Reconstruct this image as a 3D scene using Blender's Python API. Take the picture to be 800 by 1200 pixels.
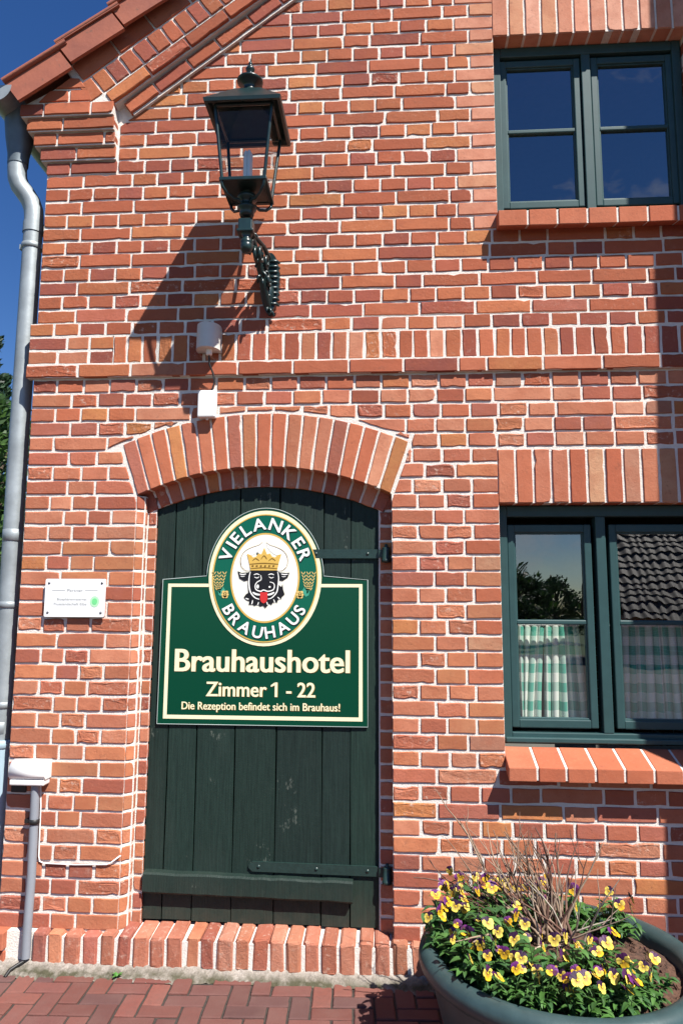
import bpy, bmesh, math, random
from mathutils import Vector, Matrix

# ------------------------------------------------------------------ scene, camera, light
sc = bpy.context.scene
for o in list(bpy.data.objects):
    bpy.data.objects.remove(o)
COL = sc.collection
rng = random.Random(11)

cd = bpy.data.cameras.new('camera'); cam = bpy.data.objects.new('camera', cd); COL.objects.link(cam)
cd.sensor_fit = 'VERTICAL'; cd.sensor_height = 36.0; cd.lens = 36.0 * 850 / 1200
cd.clip_start = 0.05; cd.clip_end = 2000
_p, _y, _r = 0.13774, -0.06793, 0.005384
_F = Vector((math.sin(_y) * math.cos(_p), math.cos(_y) * math.cos(_p), math.sin(_p)))
_R0 = Vector((math.cos(_y), -math.sin(_y), 0)); _U0 = _R0.cross(_F)
_R = math.cos(_r) * _R0 + math.sin(_r) * _U0; _U = -math.sin(_r) * _R0 + math.cos(_r) * _U0
M = Matrix((_R, _U, -_F)).transposed().to_4x4(); M.translation = Vector((0, -3.5566, 1.6295))
cam.matrix_world = M
sc.camera = cam

SUN_TO = Vector((0.97, -1.0, 1.85)).normalized()           # towards the sun
w = bpy.data.worlds.new('World'); sc.world = w; w.use_nodes = True
nt = w.node_tree; nt.nodes.clear()
wo = nt.nodes.new('ShaderNodeOutputWorld'); bg = nt.nodes.new('ShaderNodeBackground')
sky = nt.nodes.new('ShaderNodeTexSky'); sky.sky_type = 'NISHITA'; sky.sun_disc = False
sky.sun_elevation = math.asin(SUN_TO.z); sky.sun_rotation = math.atan2(SUN_TO.x, SUN_TO.y)
sky.air_density = 1.0; sky.dust_density = 0.0; sky.ozone_density = 3.0; sky.altitude = 100
bg.inputs[1].default_value = 0.064
# a few thin clouds in the southern half of the sky
tcw = nt.nodes.new('ShaderNodeTexCoord'); mpw = nt.nodes.new('ShaderNodeMapping'); mpw.inputs['Scale'].default_value = (1.0, 1.0, 1.6)
nzw = nt.nodes.new('ShaderNodeTexNoise'); nzw.inputs['Scale'].default_value = 5.5; nzw.inputs['Detail'].default_value = 9; nzw.inputs['Roughness'].default_value = .62
crw = nt.nodes.new('ShaderNodeMapRange'); crw.inputs[1].default_value = .55; crw.inputs[2].default_value = .72; crw.inputs[3].default_value = 0; crw.inputs[4].default_value = .75
sepw = nt.nodes.new('ShaderNodeSeparateXYZ'); south = nt.nodes.new('ShaderNodeMapRange')
south.inputs[1].default_value = -.15; south.inputs[2].default_value = -.45; south.inputs[3].default_value = 0; south.inputs[4].default_value = 1
mulw = nt.nodes.new('ShaderNodeMath'); mulw.operation = 'MULTIPLY'
mixw = nt.nodes.new('ShaderNodeMixRGB'); mixw.inputs[2].default_value = (7.5, 7.7, 8.0, 1)
L = nt.links.new
L(tcw.outputs['Generated'], mpw.inputs[0]); L(mpw.outputs[0], nzw.inputs[0]); L(nzw.outputs[0], crw.inputs[0])
L(tcw.outputs['Generated'], sepw.inputs[0]); L(sepw.outputs[1], south.inputs[0])
hsv = nt.nodes.new('ShaderNodeHueSaturation'); hsv.inputs['Saturation'].default_value = 1.28; hsv.inputs['Hue'].default_value = .512; L(sky.outputs[0], hsv.inputs['Color'])
L(crw.outputs[0], mulw.inputs[0]); L(south.outputs[0], mulw.inputs[1]); L(mulw.outputs[0], mixw.inputs[0])
L(hsv.outputs[0], mixw.inputs[1]); L(mixw.outputs[0], bg.inputs[0]); L(bg.outputs[0], wo.inputs[0])

sl = bpy.data.lights.new('sun', 'SUN'); sl.energy = 5.0; sl.angle = math.radians(.53); sl.color = (1.0, .955, .89)
so = bpy.data.objects.new('sun', sl); COL.objects.link(so)
so.rotation_euler = (-SUN_TO).to_track_quat('-Z', 'Y').to_euler(); so.location = (8, -8, 16)

vs = sc.view_settings; vs.view_transform = 'Standard'; vs.look = 'None'; vs.gamma = 1; vs.use_curve_mapping = False
vs.exposure = 0.92
sc.render.engine = 'CYCLES'
sc.render.resolution_x, sc.render.resolution_y = 682, 1024

# ------------------------------------------------------------------ helpers
class MB:
    """collects polygons for ONE mesh object"""
    def __init__(s): s.v = []; s.f = []; s.c = []; s.m = []; s.s = []; s.uv = None
    def add(s, vs_, fs_, col=(1, 1, 1, 0), mat=0, smooth=False):
        b = len(s.v); s.v += [tuple(p) for p in vs_]
        s.c += list(col) if isinstance(col, list) else [col] * len(vs_)
        for f in fs_:
            s.f.append(tuple(b + i for i in f)); s.m.append(mat); s.s.append(smooth)
    def box(s, x0, x1, y0, y1, z0, z1, col=(1, 1, 1, 0), mat=0):
        v = [(x0,y0,z0),(x1,y0,z0),(x1,y1,z0),(x0,y1,z0),(x0,y0,z1),(x1,y0,z1),(x1,y1,z1),(x0,y1,z1)]
        s.add(v, [(0,3,2,1),(4,5,6,7),(0,1,5,4),(1,2,6,5),(2,3,7,6),(3,0,4,7)], col, mat)
    def bevbox(s, x0, x1, y0, y1, z0, z1, b=.004, col=(1,1,1,0), mat=0, jit=0, r=None, seg=2, xf=None):
        bm = bmesh.new(); bmesh.ops.create_cube(bm, size=1)
        for q in bm.verts:
            q.co = Vector((x0+(q.co.x+.5)*(x1-x0), y0+(q.co.y+.5)*(y1-y0), z0+(q.co.z+.5)*(z1-z0)))
        bmesh.ops.bevel(bm, geom=bm.edges[:], offset=b, segments=seg, affect='EDGES', profile=.5)
        if jit:
            for q in bm.verts: q.co += Vector((r.uniform(-jit, jit), r.uniform(-jit, jit), r.uniform(-jit, jit)))
        bm.verts.ensure_lookup_table()
        vv = [xf(q.co) if xf else q.co.copy() for q in bm.verts]
        s.add(vv, [[q.index for q in f.verts] for f in bm.faces], col, mat, False); bm.free()
    def tube(s, pts, rad, n=10, col=(1,1,1,0), mat=0, cap=True, smooth=True):
        pts = [Vector(p) for p in pts]; N = len(pts)
        if not hasattr(rad, '__len__'): rad = [rad] * N
        t0 = (pts[1] - pts[0]).normalized(); a = Vector((0,0,1)) if abs(t0.z) < .9 else Vector((1,0,0))
        u = t0.cross(a).normalized(); vv = []
        for i in range(N):
            t = ((pts[min(i+1,N-1)] - pts[max(i-1,0)])).normalized()
            u = (u - t * u.dot(t)).normalized(); w_ = t.cross(u)
            for k in range(n):
                an = 2*math.pi*k/n; vv.append(pts[i] + rad[i]*(math.cos(an)*u + math.sin(an)*w_))
        ff = [(i*n+k, i*n+(k+1)%n, (i+1)*n+(k+1)%n, (i+1)*n+k) for i in range(N-1) for k in range(n)]
        s.add(vv, ff, col, mat, smooth)
        if cap:
            s.add(vv[:n], [tuple(reversed(range(n)))], col, mat); s.add(vv[-n:], [tuple(range(n))], col, mat)
    def lathe(s, prof, c=(0,0,0), n=32, col=(1,1,1,0), mat=0, smooth=True):
        vv = [(c[0]+r*math.cos(2*math.pi*k/n), c[1]+r*math.sin(2*math.pi*k/n), c[2]+z) for r, z in prof for k in range(n)]
        ff = [(i*n+k, i*n+(k+1)%n, (i+1)*n+(k+1)%n, (i+1)*n+k) for i in range(len(prof)-1) for k in range(n)]
        s.add(vv, ff, col, mat, smooth)
    def poly(s, pts, col=(1,1,1,0), mat=0): s.add(pts, [tuple(range(len(pts)))], col, mat)
    def prism(s, pts2, P, d0, d1, col=(1,1,1,0), mat=0):
        """polygon in (u,v), CCW, from depth d0 (back) to d1 (front)"""
        n = len(pts2); a = [P(u, v, d0) for u, v in pts2]; b = [P(u, v, d1) for u, v in pts2]
        s.add(a + b, [tuple(range(n, 2*n)), tuple(reversed(range(n)))] + [(i, (i+1)%n, n+(i+1)%n, n+i) for i in range(n)], col, mat)
    def build(s, name, mats, parent=None, loc=None):
        me = bpy.data.meshes.new(name); me.from_pydata(s.v, [], s.f)
        at = me.color_attributes.new('tint', 'FLOAT_COLOR', 'POINT')
        at.data.foreach_set('color', [x for c in s.c for x in (c if len(c) == 4 else (*c, 0))])
        for m in (mats if isinstance(mats, (list, tuple)) else [mats]): me.materials.append(m)
        me.polygons.foreach_set('material_index', s.m); me.polygons.foreach_set('use_smooth', s.s)
        if s.uv:
            ul = me.uv_layers.new(name='UVMap')
            for lp in me.loops: ul.data[lp.index].uv = s.uv[lp.vertex_index]
        me.update()
        o = bpy.data.objects.new(name, me); COL.objects.link(o)
        if parent: o.parent = parent
        if loc: o.location = loc
        return o

def tag(o, label, cat, group=None):
    o['label'] = label; o['category'] = cat
    if group: o['group'] = group
    return o
def thing(name, label, cat, loc=(0,0,0), group=None):
    o = bpy.data.objects.new(name, None); COL.objects.link(o); o.location = loc; o.empty_display_size = .1
    return tag(o, label, cat, group)
def kind(o, k): o['kind'] = k; return o

# ------------------------------------------------------------------ materials
def mat(name, base=(.5,.5,.5), rough=.6, attr=False, var=.0, vscale=20, bump=0, bscale=80, metallic=0, spec=.5, extra=None, bdist=.01):
    m = bpy.data.materials.new(name); m.use_nodes = True; t = m.node_tree; n = t.nodes; l = t.links.new
    b = n['Principled BSDF']; b.inputs['Roughness'].default_value = rough; b.inputs['Metallic'].default_value = metallic
    b.inputs['Specular IOR Level'].default_value = spec
    tc = n.new('ShaderNodeTexCoord')
    if attr:
        a = n.new('ShaderNodeAttribute'); a.attribute_name = 'tint'; colr = a.outputs['Color']
    else:
        rg = n.new('ShaderNodeRGB'); rg.outputs[0].default_value = (*base, 1); colr = rg.outputs[0]
    if var:
        z = n.new('ShaderNodeTexNoise'); z.inputs['Scale'].default_value = vscale; z.inputs['Detail'].default_value = 6; z.inputs['Roughness'].default_value = .6
        l(tc.outputs['Object'], z.inputs['Vector'])
        mr = n.new('ShaderNodeMapRange'); mr.inputs[1].default_value = .25; mr.inputs[2].default_value = .75
        mr.inputs[3].default_value = 1 - var; mr.inputs[4].default_value = 1 + var; l(z.outputs[0], mr.inputs[0])
        mx = n.new('ShaderNodeVectorMath'); mx.operation = 'SCALE'; l(colr, mx.inputs[0]); l(mr.outputs[0], mx.inputs['Scale']); colr = mx.outputs[0]
    if bump:
        z2 = n.new('ShaderNodeTexNoise'); z2.inputs['Scale'].default_value = bscale; z2.inputs['Detail'].default_value = 5; l(tc.outputs['Object'], z2.inputs['Vector'])
        bp = n.new('ShaderNodeBump'); bp.inputs['Strength'].default_value = bump; bp.inputs['Distance'].default_value = bdist
        l(z2.outputs[0], bp.inputs['Height']); l(bp.outputs[0], b.inputs['Normal'])
    if extra: colr = extra(m, n, l, tc, colr, b)
    l(colr, b.inputs['Base Color'])
    return m

def noise(n, l, tc, scale, detail=5, rough=.6, vec=None, sc3=None):
    z = n.new('ShaderNodeTexNoise'); z.inputs['Scale'].default_value = scale; z.inputs['Detail'].default_value = detail; z.inputs['Roughness'].default_value = rough
    src = vec or tc.outputs['Object']
    if sc3:
        mp = n.new('ShaderNodeMapping'); mp.inputs['Scale'].default_value = sc3; l(src, mp.inputs[0]); src = mp.outputs[0]
    l(src, z.inputs['Vector']); return z.outputs[0]
def ramp(n, l, v, a, b, lo=0, hi=1):
    r = n.new('ShaderNodeMapRange'); r.inputs[1].default_value = a; r.inputs[2].default_value = b; r.inputs[3].default_value = lo; r.inputs[4].default_value = hi
    l(v, r.inputs[0]); return r.outputs[0]
def mixc(n, l, f, a, b, mode='MIX'):
    x = n.new('ShaderNodeMixRGB'); x.blend_type = mode
    if isinstance(f, (int, float)): x.inputs[0].default_value = f
    else: l(f, x.inputs[0])
    for i, c in ((1, a), (2, b)):
        if isinstance(c, tuple): x.inputs[i].default_value = (*c, 1) if len(c) == 3 else c
        else: l(c, x.inputs[i])
    return x.outputs[0]
def mmul(n, l, a, b, op='MULTIPLY'):
    x = n.new('ShaderNodeMath'); x.operation = op
    for i, c in ((0, a), (1, b)):
        if isinstance(c, (int, float)): x.inputs[i].default_value = c
        else: l(c, x.inputs[i])
    return x.outputs[0]

def brick_extra(m, n, l, tc, colr, b):
    at = n.new('ShaderNodeAttribute'); at.attribute_name = 'tint'; al = at.outputs['Alpha']
    big = noise(n, l, tc, 9, 4); fine = noise(n, l, tc, 70, 6, .7); grit = noise(n, l, tc, 260, 3, .7)
    c = mixc(n, l, ramp(n, l, big, .42, .72, 0, .5), colr, (.33, .088, .042))          # redder clouds inside a brick
    c = mixc(n, l, ramp(n, l, fine, .62, .78, 0, .55), c, (.55, .27, .15))             # pale sanded patches
    c = mixc(n, l, ramp(n, l, fine, .40, .25, 0, .6), c, (.13, .05, .035))             # burnt specks
    big2 = noise(n, l, tc, 1.3, 7, .65); soot = noise(n, l, tc, 22, 6, .7)
    c = mixc(n, l, ramp(n, l, big2, .50, .74, 0, .38), c, (.20, .075, .048))            # weather stains
    c = mixc(n, l, ramp(n, l, soot, .60, .74, 0, .45), c, (.115, .055, .04))
    lime = mmul(n, l, ramp(n, l, noise(n, l, tc, 38, 6, .75), .55, .68), ramp(n, l, al, .3, .8, 0.05, .75))
    c = mixc(n, l, lime, c, (.60, .44, .35))                                           # lime bloom on the worn bricks
    hv = mmul(n, l, mmul(n, l, grit, .35), mmul(n, l, fine, 1.0), 'ADD')
    bp = n.new('ShaderNodeBump'); bp.inputs['Distance'].default_value = .006
    l(hv, bp.inputs['Height']); l(ramp(n, l, al, 0, 1, .28, 1.0), bp.inputs['Strength']); l(bp.outputs[0], b.inputs['Normal'])
    return c
BRICK = mat('brick', rough=.9, attr=True, spec=.25, extra=brick_extra)
def mortar_extra(m, n, l, tc, colr, b):
    f = noise(n, l, tc, 55, 7, .75); g = noise(n, l, tc, 3.0, 5)
    c = mixc(n, l, ramp(n, l, f, .35, .7, 0, .55), (.80, .755, .695), (.60, .54, .475))
    c = mixc(n, l, ramp(n, l, g, .45, .8, 0, .35), c, (.60, .52, .46))
    c = mixc(n, l, ramp(n, l, noise(n, l, tc, 17, 7, .7), .62, .74, 0, .35), c, (.40, .33, .27))
    bp = n.new('ShaderNodeBump'); bp.inputs['Distance'].default_value = .006; bp.inputs['Strength'].default_value = .9
    l(noise(n, l, tc, 140, 5, .7), bp.inputs['Height']); l(bp.outputs[0], b.inputs['Normal'])
    return c
MORTAR = mat('mortar', rough=.95, spec=.15, extra=mortar_extra)
def door_extra(m, n, l, tc, colr, b):
    base_t = colr
    g = noise(n, l, tc, 30, 6, .65, sc3=(3.5, 3.5, .18)); f = noise(n, l, tc, 24, 8, .8)
    c = mixc(n, l, ramp(n, l, g, .3, .7), (.0055, .0155, .0125), (.012, .029, .023))
    c = mixc(n, l, 1.0, c, base_t, 'MULTIPLY')
    c = mixc(n, l, ramp(n, l, noise(n, l, tc, 2.2, 6, .6, sc3=(1, 1, .6)), .5, .8, 0, .55), c, (.030, .044, .036))     # bleached paint
    sz = n.new('ShaderNodeSeparateXYZ'); l(tc.outputs['Object'], sz.inputs[0])
    c = mixc(n, l, mmul(n, l, ramp(n, l, sz.outputs[2], .42, .17), ramp(n, l, noise(n, l, tc, 14, 6), .3, .7, .1, .8)), c, (.040, .040, .030))   # splashed dirt
    fl_ = ramp(n, l, mmul(n, l, noise(n, l, tc, 120, 5, .7, sc3=(1, 1, .22)), ramp(n, l, noise(n, l, tc, 6, 4), .40, .68)), .50, .56)
    c = mixc(n, l, mmul(n, l, fl_, .38), c, (.17, .19, .16))
    bp = n.new('ShaderNodeBump'); bp.inputs['Distance'].default_value = .005; bp.inputs['Strength'].default_value = .55
    l(mmul(n, l, g, mmul(n, l, f, .5), 'ADD'), bp.inputs['Height']); l(bp.outputs[0], b.inputs['Normal'])
    l(ramp(n, l, f, .3, .7, .5, .75), b.inputs['Roughness'])
    return c
DOOR = mat('weathered green door paint', rough=.5, attr=True, spec=.3, extra=door_extra)
IRON = mat('green painted iron', (.014, .034, .030), .38, var=.25, vscale=40, bump=.25, bscale=120, bdist=.003)
LIRON = mat('lantern dark green enamel', (.010, .026, .027), .30, var=.3, vscale=30, bump=.15, bscale=160, bdist=.002)
FRAME = mat('blue green window paint', (.027, .066, .068), .42, spec=.3, var=.12, vscale=12, bump=.06, bscale=200, bdist=.002)
ZINC = mat('grey zinc', (.30, .335, .35), .52, var=.28, vscale=7, metallic=.35, bump=.08, bscale=40)
ZINCSHADE = mat('zinc darkened for shade', (.13, .16, .18), .5, var=.2, vscale=9, metallic=.35)  # darker copy of the zinc, the outlet's shade put into its colour
PIPEBLUE = mat('pale blue grey standpipe paint', (.34, .46, .53), .45, var=.1, vscale=8)
GREYPL = mat('grey plastic conduit', (.22, .24, .27), .5, var=.1, vscale=8)
WHITEPL = mat('white plastic', (.78, .78, .76), .42, var=.04, vscale=12)
CREAMPL = mat('off white plastic', (.58, .57, .53), .5, var=.06, vscale=12)
BLACKPL = mat('black cable', (.012, .012, .012), .5)
PLAQUE = mat('white enamel plaque', (.80, .81, .80), .3)
PLTEXT = mat('grey print', (.34, .36, .36), .5)
GREEND = mat('bright green dot', (.16, .62, .24), .4); GREENR = mat('pale green ring', (.42, .74, .46), .4)
SCREW = mat('steel screw', (.16, .16, .17), .4, metallic=.8)
def sheet(name, c, r=.32): return mat(name, c, r, spec=.3)
SG = sheet('sign dark green', (.0004, .047, .024), .2); SGR = sheet('sign ring green', (.001, .10, .06), .2)
CREAM = sheet('sign cream', (.82, .77, .50)); SWHITE = sheet('sign white', (.84, .84, .80)); GOLD = sheet('sign gold', (.62, .40, .09)); GOLDD = sheet('sign dark gold', (.22, .12, .02))
SBLACK = sheet('sign black', (.012, .011, .014)); SRED = sheet('sign red', (.55, .03, .03)); SIVORY = sheet('sign ivory', (.80, .78, .66)); SHOP = sheet('sign hop', (.66, .47, .16)); SLEAF = sheet('sign leaf', (.05, .30, .20))
SEDGE = sheet('sign edge', (.35, .42, .40))
def tile_extra(m, n, l, tc, colr, b):
    c = mixc(n, l, ramp(n, l, noise(n, l, tc, 5, 6), .35, .75, 0, .8), (.36, .115, .065), (.20, .065, .045))
    c = mixc(n, l, ramp(n, l, noise(n, l, tc, 34, 6, .7), .60, .70, 0, .6), c, (.11, .075, .05))
    return mixc(n, l, ramp(n, l, noise(n, l, tc, 26, 7, .75), .66, .72, 0, .5), c, (.34, .30, .22))
TILE = mat('red clay tile', rough=.55, extra=tile_extra, bump=.1, bscale=60)
DTILE = mat('dark pantile', (.060, .052, .048), .6, var=.4, vscale=5)
def paver_extra(m, n, l, tc, colr, b):
    f = noise(n, l, tc, 60, 6, .7); g = noise(n, l, tc, 5, 5)
    c = mixc(n, l, ramp(n, l, f, .45, .75, 0, .5), colr, (.11, .05, .042)); c = mixc(n, l, ramp(n, l, g, .4, .75, 0, .45), c, (.17, .10, .085))
    bp = n.new('ShaderNodeBump'); bp.inputs['Distance'].default_value = .004; bp.inputs['Strength'].default_value = .5
    l(noise(n, l, tc, 160, 5), bp.inputs['Height']); l(bp.outputs[0], b.inputs['Normal']); return c
PAVER = mat('red paving brick', rough=.85, attr=True, spec=.3, extra=paver_extra)
SAND = mat('dark joint sand', (.042, .034, .028), .95, var=.4, vscale=60, bump=.4, bscale=150)
def conc_extra(m, n, l, tc, colr, b):
    f = noise(n, l, tc, 45, 8, .75); sx = n.new('ShaderNodeSeparateXYZ'); l(tc.outputs['Object'], sx.inputs[0])
    c = mixc(n, l, ramp(n, l, f, .35, .68), (.23, .20, .17), (.50, .45, .40))
    grime = mmul(n, l, ramp(n, l, sx.outputs[1], -.050, -.100), ramp(n, l, noise(n, l, tc, 11, 6), .3, .55))
    c = mixc(n, l, mmul(n, l, grime, .9), c, (.055, .055, .025))
    bp = n.new('ShaderNodeBump'); bp.inputs['Distance'].default_value = .012; bp.inputs['Strength'].default_value = .9
    l(noise(n, l, tc, 85, 6, .7), bp.inputs['Height']); l(bp.outputs[0], b.inputs['Normal']); return c
CONC = mat('rough concrete', rough=.95, spec=.15, extra=conc_extra)
GRASS = mat('lawn', (.035, .07, .018), .9, var=.5, vscale=3)
ROOM = mat('room plaster', (.30, .28, .25), .9, var=.05)
DARKW = mat('dark soffit board', (.020, .026, .032), .7)
POT = mat('dark green grey planter plastic', (.034, .062, .064), .40, var=.22, vscale=14, bump=.06, bscale=90)
SOIL = mat('dry potting soil', (.085, .042, .026), .95, var=.6, vscale=45, bump=1, bscale=60, bdist=.02)
TWIG = mat('bare twig bark', rough=.8, attr=True, var=.3, vscale=60)
PETAL = mat('pansy petals', rough=.55, attr=True, spec=.3)
def leafmat(name, attr=True):
    m = mat(name, rough=.5, attr=True, spec=.35); n = m.node_tree.nodes; l = m.node_tree.links.new
    p = n['Principled BSDF']; tr = n.new('ShaderNodeBsdfTranslucent'); mx = n.new('ShaderNodeMixShader'); mx.inputs[0].default_value = .28
    a = n.new('ShaderNodeAttribute'); a.attribute_name = 'tint'; l(a.outputs['Color'], tr.inputs[0])
    l(p.outputs[0], mx.inputs[1]); l(tr.outputs[0], mx.inputs[2]); l(mx.outputs[0], n['Material Output'].inputs[0]); return m
LEAF = leafmat('leaf'); BARK = mat('bark', (.10, .07, .05), .9, var=.3, vscale=20, bump=.6, bscale=30)
def glassmat(name, refl, tint=(.93, .95, .94)):
    m = bpy.data.materials.new(name); m.use_nodes = True; t = m.node_tree; n = t.nodes; n.clear(); l = t.links.new
    o = n.new('ShaderNodeOutputMaterial'); tr = n.new('ShaderNodeBsdfTransparent'); tr.inputs[0].default_value = (*tint, 1)
    g = n.new('ShaderNodeBsdfGlossy'); g.inputs['Roughness'].default_value = 0.0; g.inputs[0].default_value = (1, 1, 1, 1)
    lw = n.new('ShaderNodeLayerWeight'); lw.inputs['Blend'].default_value = .5; mx = n.new('ShaderNodeMixShader')
    tg = n.new('ShaderNodeTexCoord'); zg = n.new('ShaderNodeTexNoise'); zg.inputs['Scale'].default_value = 5; zg.inputs['Detail'].default_value = 1; l(tg.outputs['Object'], zg.inputs['Vector'])
    bg_ = n.new('ShaderNodeBump'); bg_.inputs['Strength'].default_value = .12; bg_.inputs['Distance'].default_value = .006; l(zg.outputs[0], bg_.inputs['Height']); l(bg_.outputs[0], g.inputs['Normal'])
    p5 = mmul(n, l, lw.outputs['Facing'], 5.0, 'POWER'); fr = mmul(n, l, mmul(n, l, p5, 1-refl), refl, 'ADD')
    l(fr, mx.inputs[0]); l(tr.outputs[0], mx.inputs[1]); l(g.outputs[0], mx.inputs[2]); l(mx.outputs[0], o.inputs[0]); return m
GLASS = glassmat('window glass', .21); LGLASS = glassmat('lantern glass', .02)
BULB = mat('frosted lamp tube', (.75, .75, .78), .25)
def gingham(m, n, l, tc, colr, b):
    sx = n.new('ShaderNodeSeparateXYZ'); l(tc.outputs['UV'], sx.inputs[0])
    def band(v):
        fr = mmul(n, l, mmul(n, l, v, 11.0), 1.0, 'MULTIPLY'); f = n.new('ShaderNodeMath'); f.operation = 'FRACT'; l(fr, f.inputs[0])
        return ramp(n, l, f.outputs[0], .49, .51)
    k = mmul(n, l, mmul(n, l, band(sx.outputs[0]), .5), mmul(n, l, band(sx.outputs[1]), .5), 'ADD')
    return mixc(n, l, k, (.80, .82, .74), (.10, .40, .30))
CLOTH = mat('green and white gingham', rough=.9, spec=.1, extra=gingham)
def bricktex(m, n, l, tc, colr, b):
    t = n.new('ShaderNodeTexBrick'); t.inputs['Scale'].default_value = 1; t.inputs['Brick Width'].default_value = .28; t.inputs['Row Height'].default_value = .077; t.inputs['Mortar Size'].default_value = .006
    t.inputs['Color1'].default_value = (.38, .12, .06, 1); t.inputs['Color2'].default_value = (.28, .08, .05, 1); t.inputs['Mortar'].default_value = (.6, .54, .48, 1)
    g = n.new('ShaderNodeNewGeometry'); s1 = n.new('ShaderNodeSeparateXYZ'); l(g.outputs['Position'], s1.inputs[0])
    cb = n.new('ShaderNodeCombineXYZ'); l(mmul(n, l, s1.outputs[0], s1.outputs[1], 'ADD'), cb.inputs[0]); l(s1.outputs[2], cb.inputs[1]); l(cb.outputs[0], t.inputs[0])
    return t.outputs[0]
BRICKTEX = mat('plain brickwork', rough=.9, extra=bricktex)

# ------------------------------------------------------------------ brickwork
def tint_for(z, r, style=None):
    up = [(.365,.106,.054),(.38,.113,.057),(.41,.135,.060),(.315,.086,.050),(.43,.155,.064),(.27,.077,.055),(.39,.122,.057),(.355,.098,.050),(.37,.107,.055),(.29,.078,.052)]
    lo = [(.46,.170,.096),(.43,.148,.084),(.48,.190,.110),(.39,.124,.074),(.45,.172,.092),(.33,.108,.074),(.49,.205,.122),(.44,.157,.092),(.45,.162,.090),(.37,.112,.072),(.47,.172,.084)]
    if style == 'salmon': c = r.choice([(.56,.25,.165),(.52,.22,.14),(.60,.30,.21),(.55,.26,.15)]); v = r.uniform(.93,1.07); ro = .02
    elif style == 'ochre': c = r.choice([(.43,.17,.08),(.44,.16,.078),(.40,.165,.085)]); v = r.uniform(.92,1.08); ro = .0
    elif style == 'new': c = r.choice([(.42,.125,.064),(.40,.112,.058),(.44,.14,.075)]); v = r.uniform(.92,1.08); ro = .05
    elif style == 'mixed': c = r.choice(lo + [(.48,.26,.15),(.42,.22,.13),(.52,.24,.15),(.36,.17,.11)]); v = r.uniform(.9,1.1); ro = .2
    else:
        f = min(1, max(0, (3.3 - z) / .8)); c = r.choice(lo) if r.random() < f else r.choice(up)
        if r.random() < .03: c = (.45,.175,.068)
        v = r.uniform(.80, 1.16); ro = r.uniform(.1,.45)
        if r.random() < (.20 if z < 2.8 else .07): ro = r.uniform(.7,1)
    return (c[0]*v, c[1]*v, c[2]*v, ro)

def brick(mb, P, poly, proud=.003, back=-.012, tint=(.4,.12,.06,.2), r=rng, mat_=0, bev=.0025):
    ro = tint[3]; amp = .0014 + .0030 * ro; n = len(poly); out = []; nrm = []
    area = sum(poly[i][0]*poly[(i+1)%n][1] - poly[(i+1)%n][0]*poly[i][1] for i in range(n))
    if abs(area) < 2e-4: return
    if area < 0: poly = poly[::-1]
    cu = sum(p[0] for p in poly)/n; cv = sum(p[1] for p in poly)/n
    for i in range(n):
        a = poly[i]; b = poly[(i+1)%n]; pr = poly[i-1]
        ln = math.hypot(b[0]-a[0], b[1]-a[1])
        if ln < 1e-4: continue
        e = ((b[0]-a[0])/ln, (b[1]-a[1])/ln); inn = (-e[1], e[0])
        lp = math.hypot(a[0]-pr[0], a[1]-pr[1]) or 1e-6; ip = (-(a[1]-pr[1])/lp, (a[0]-pr[0])/lp)
        bis = (inn[0]+ip[0], inn[1]+ip[1]); bl = math.hypot(*bis) or 1; bis = (bis[0]/bl, bis[1]/bl)
        k = r.uniform(.0010, .0024 + .004*ro)
        if r.random() < .025: k = r.uniform(.006, .012)
        out.append((a[0]+bis[0]*k, a[1]+bis[1]*k)); nrm.append((bis[0]*1.3, bis[1]*1.3))
        m = max(1, int(round(ln/.03)))
        wv = r.uniform(0, 6.28)
        for j in range(1, m):
            q = j/m; k = amp*(.6+.6*math.sin(wv+q*5)) * r.uniform(.2, 1.5)
            if r.random() < .05*ro: k += .005
            out.append((a[0]+e[0]*ln*q+inn[0]*k, a[1]+e[1]*ln*q+inn[1]*k)); nrm.append(inn)
    N = len(out)
    if N < 3: return
    ta, tb = r.uniform(-.008,.008), r.uniform(-.014,.014); pd = proud + r.uniform(-.0018,.0018)
    dep = lambda u, v: pd + ta*(u-cu) + tb*(v-cv)
    bv = bev + .003*ro
    A = [P(u, v, back) for u, v in out]; B = [P(u, v, dep(u,v)-bv) for u, v in out]
    c2 = [(out[i][0]+nrm[i][0]*bv, out[i][1]+nrm[i][1]*bv) for i in range(N)]
    C = [P(u, v, dep(u,v)+r.uniform(-.0006,.0006)) for u, v in c2]
    side = lambda o0, o1: [(o0+i, o0+(i+1)%N, o1+(i+1)%N, o1+i) for i in range(N)]
    vv = A + B + C; ff = side(0, N) + side(N, 2*N)
    if ro > .6:
        # a worn face: a small grid of uneven facets inside the outline
        g = .008
        D = [P(c2[i][0]+nrm[i][0]*g, c2[i][1]+nrm[i][1]*g*.9, dep(*c2[i])+r.uniform(-.0028,.0008)) for i in range(N)]
        vv += D; ff += side(2*N, 3*N) + [tuple(range(3*N, 4*N))]
    else: ff.append(tuple(range(2*N, 3*N)))
    mb.add(vv, ff, tint, mat_)

def clip(poly, px, pz, nx, nz):
    """keep the part of a convex polygon where (p - (px,pz)).n >= 0"""
    out = []; n = len(poly)
    for i in range(n):
        a, b = poly[i], poly[(i+1)%n]
        da = (a[0]-px)*nx + (a[1]-pz)*nz; db = (b[0]-px)*nx + (b[1]-pz)*nz
        if da >= 0: out.append(a)
        if da*db < 0:
            t = da/(da-db); out.append((a[0]+(b[0]-a[0])*t, a[1]+(b[1]-a[1])*t))
    return out

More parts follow.
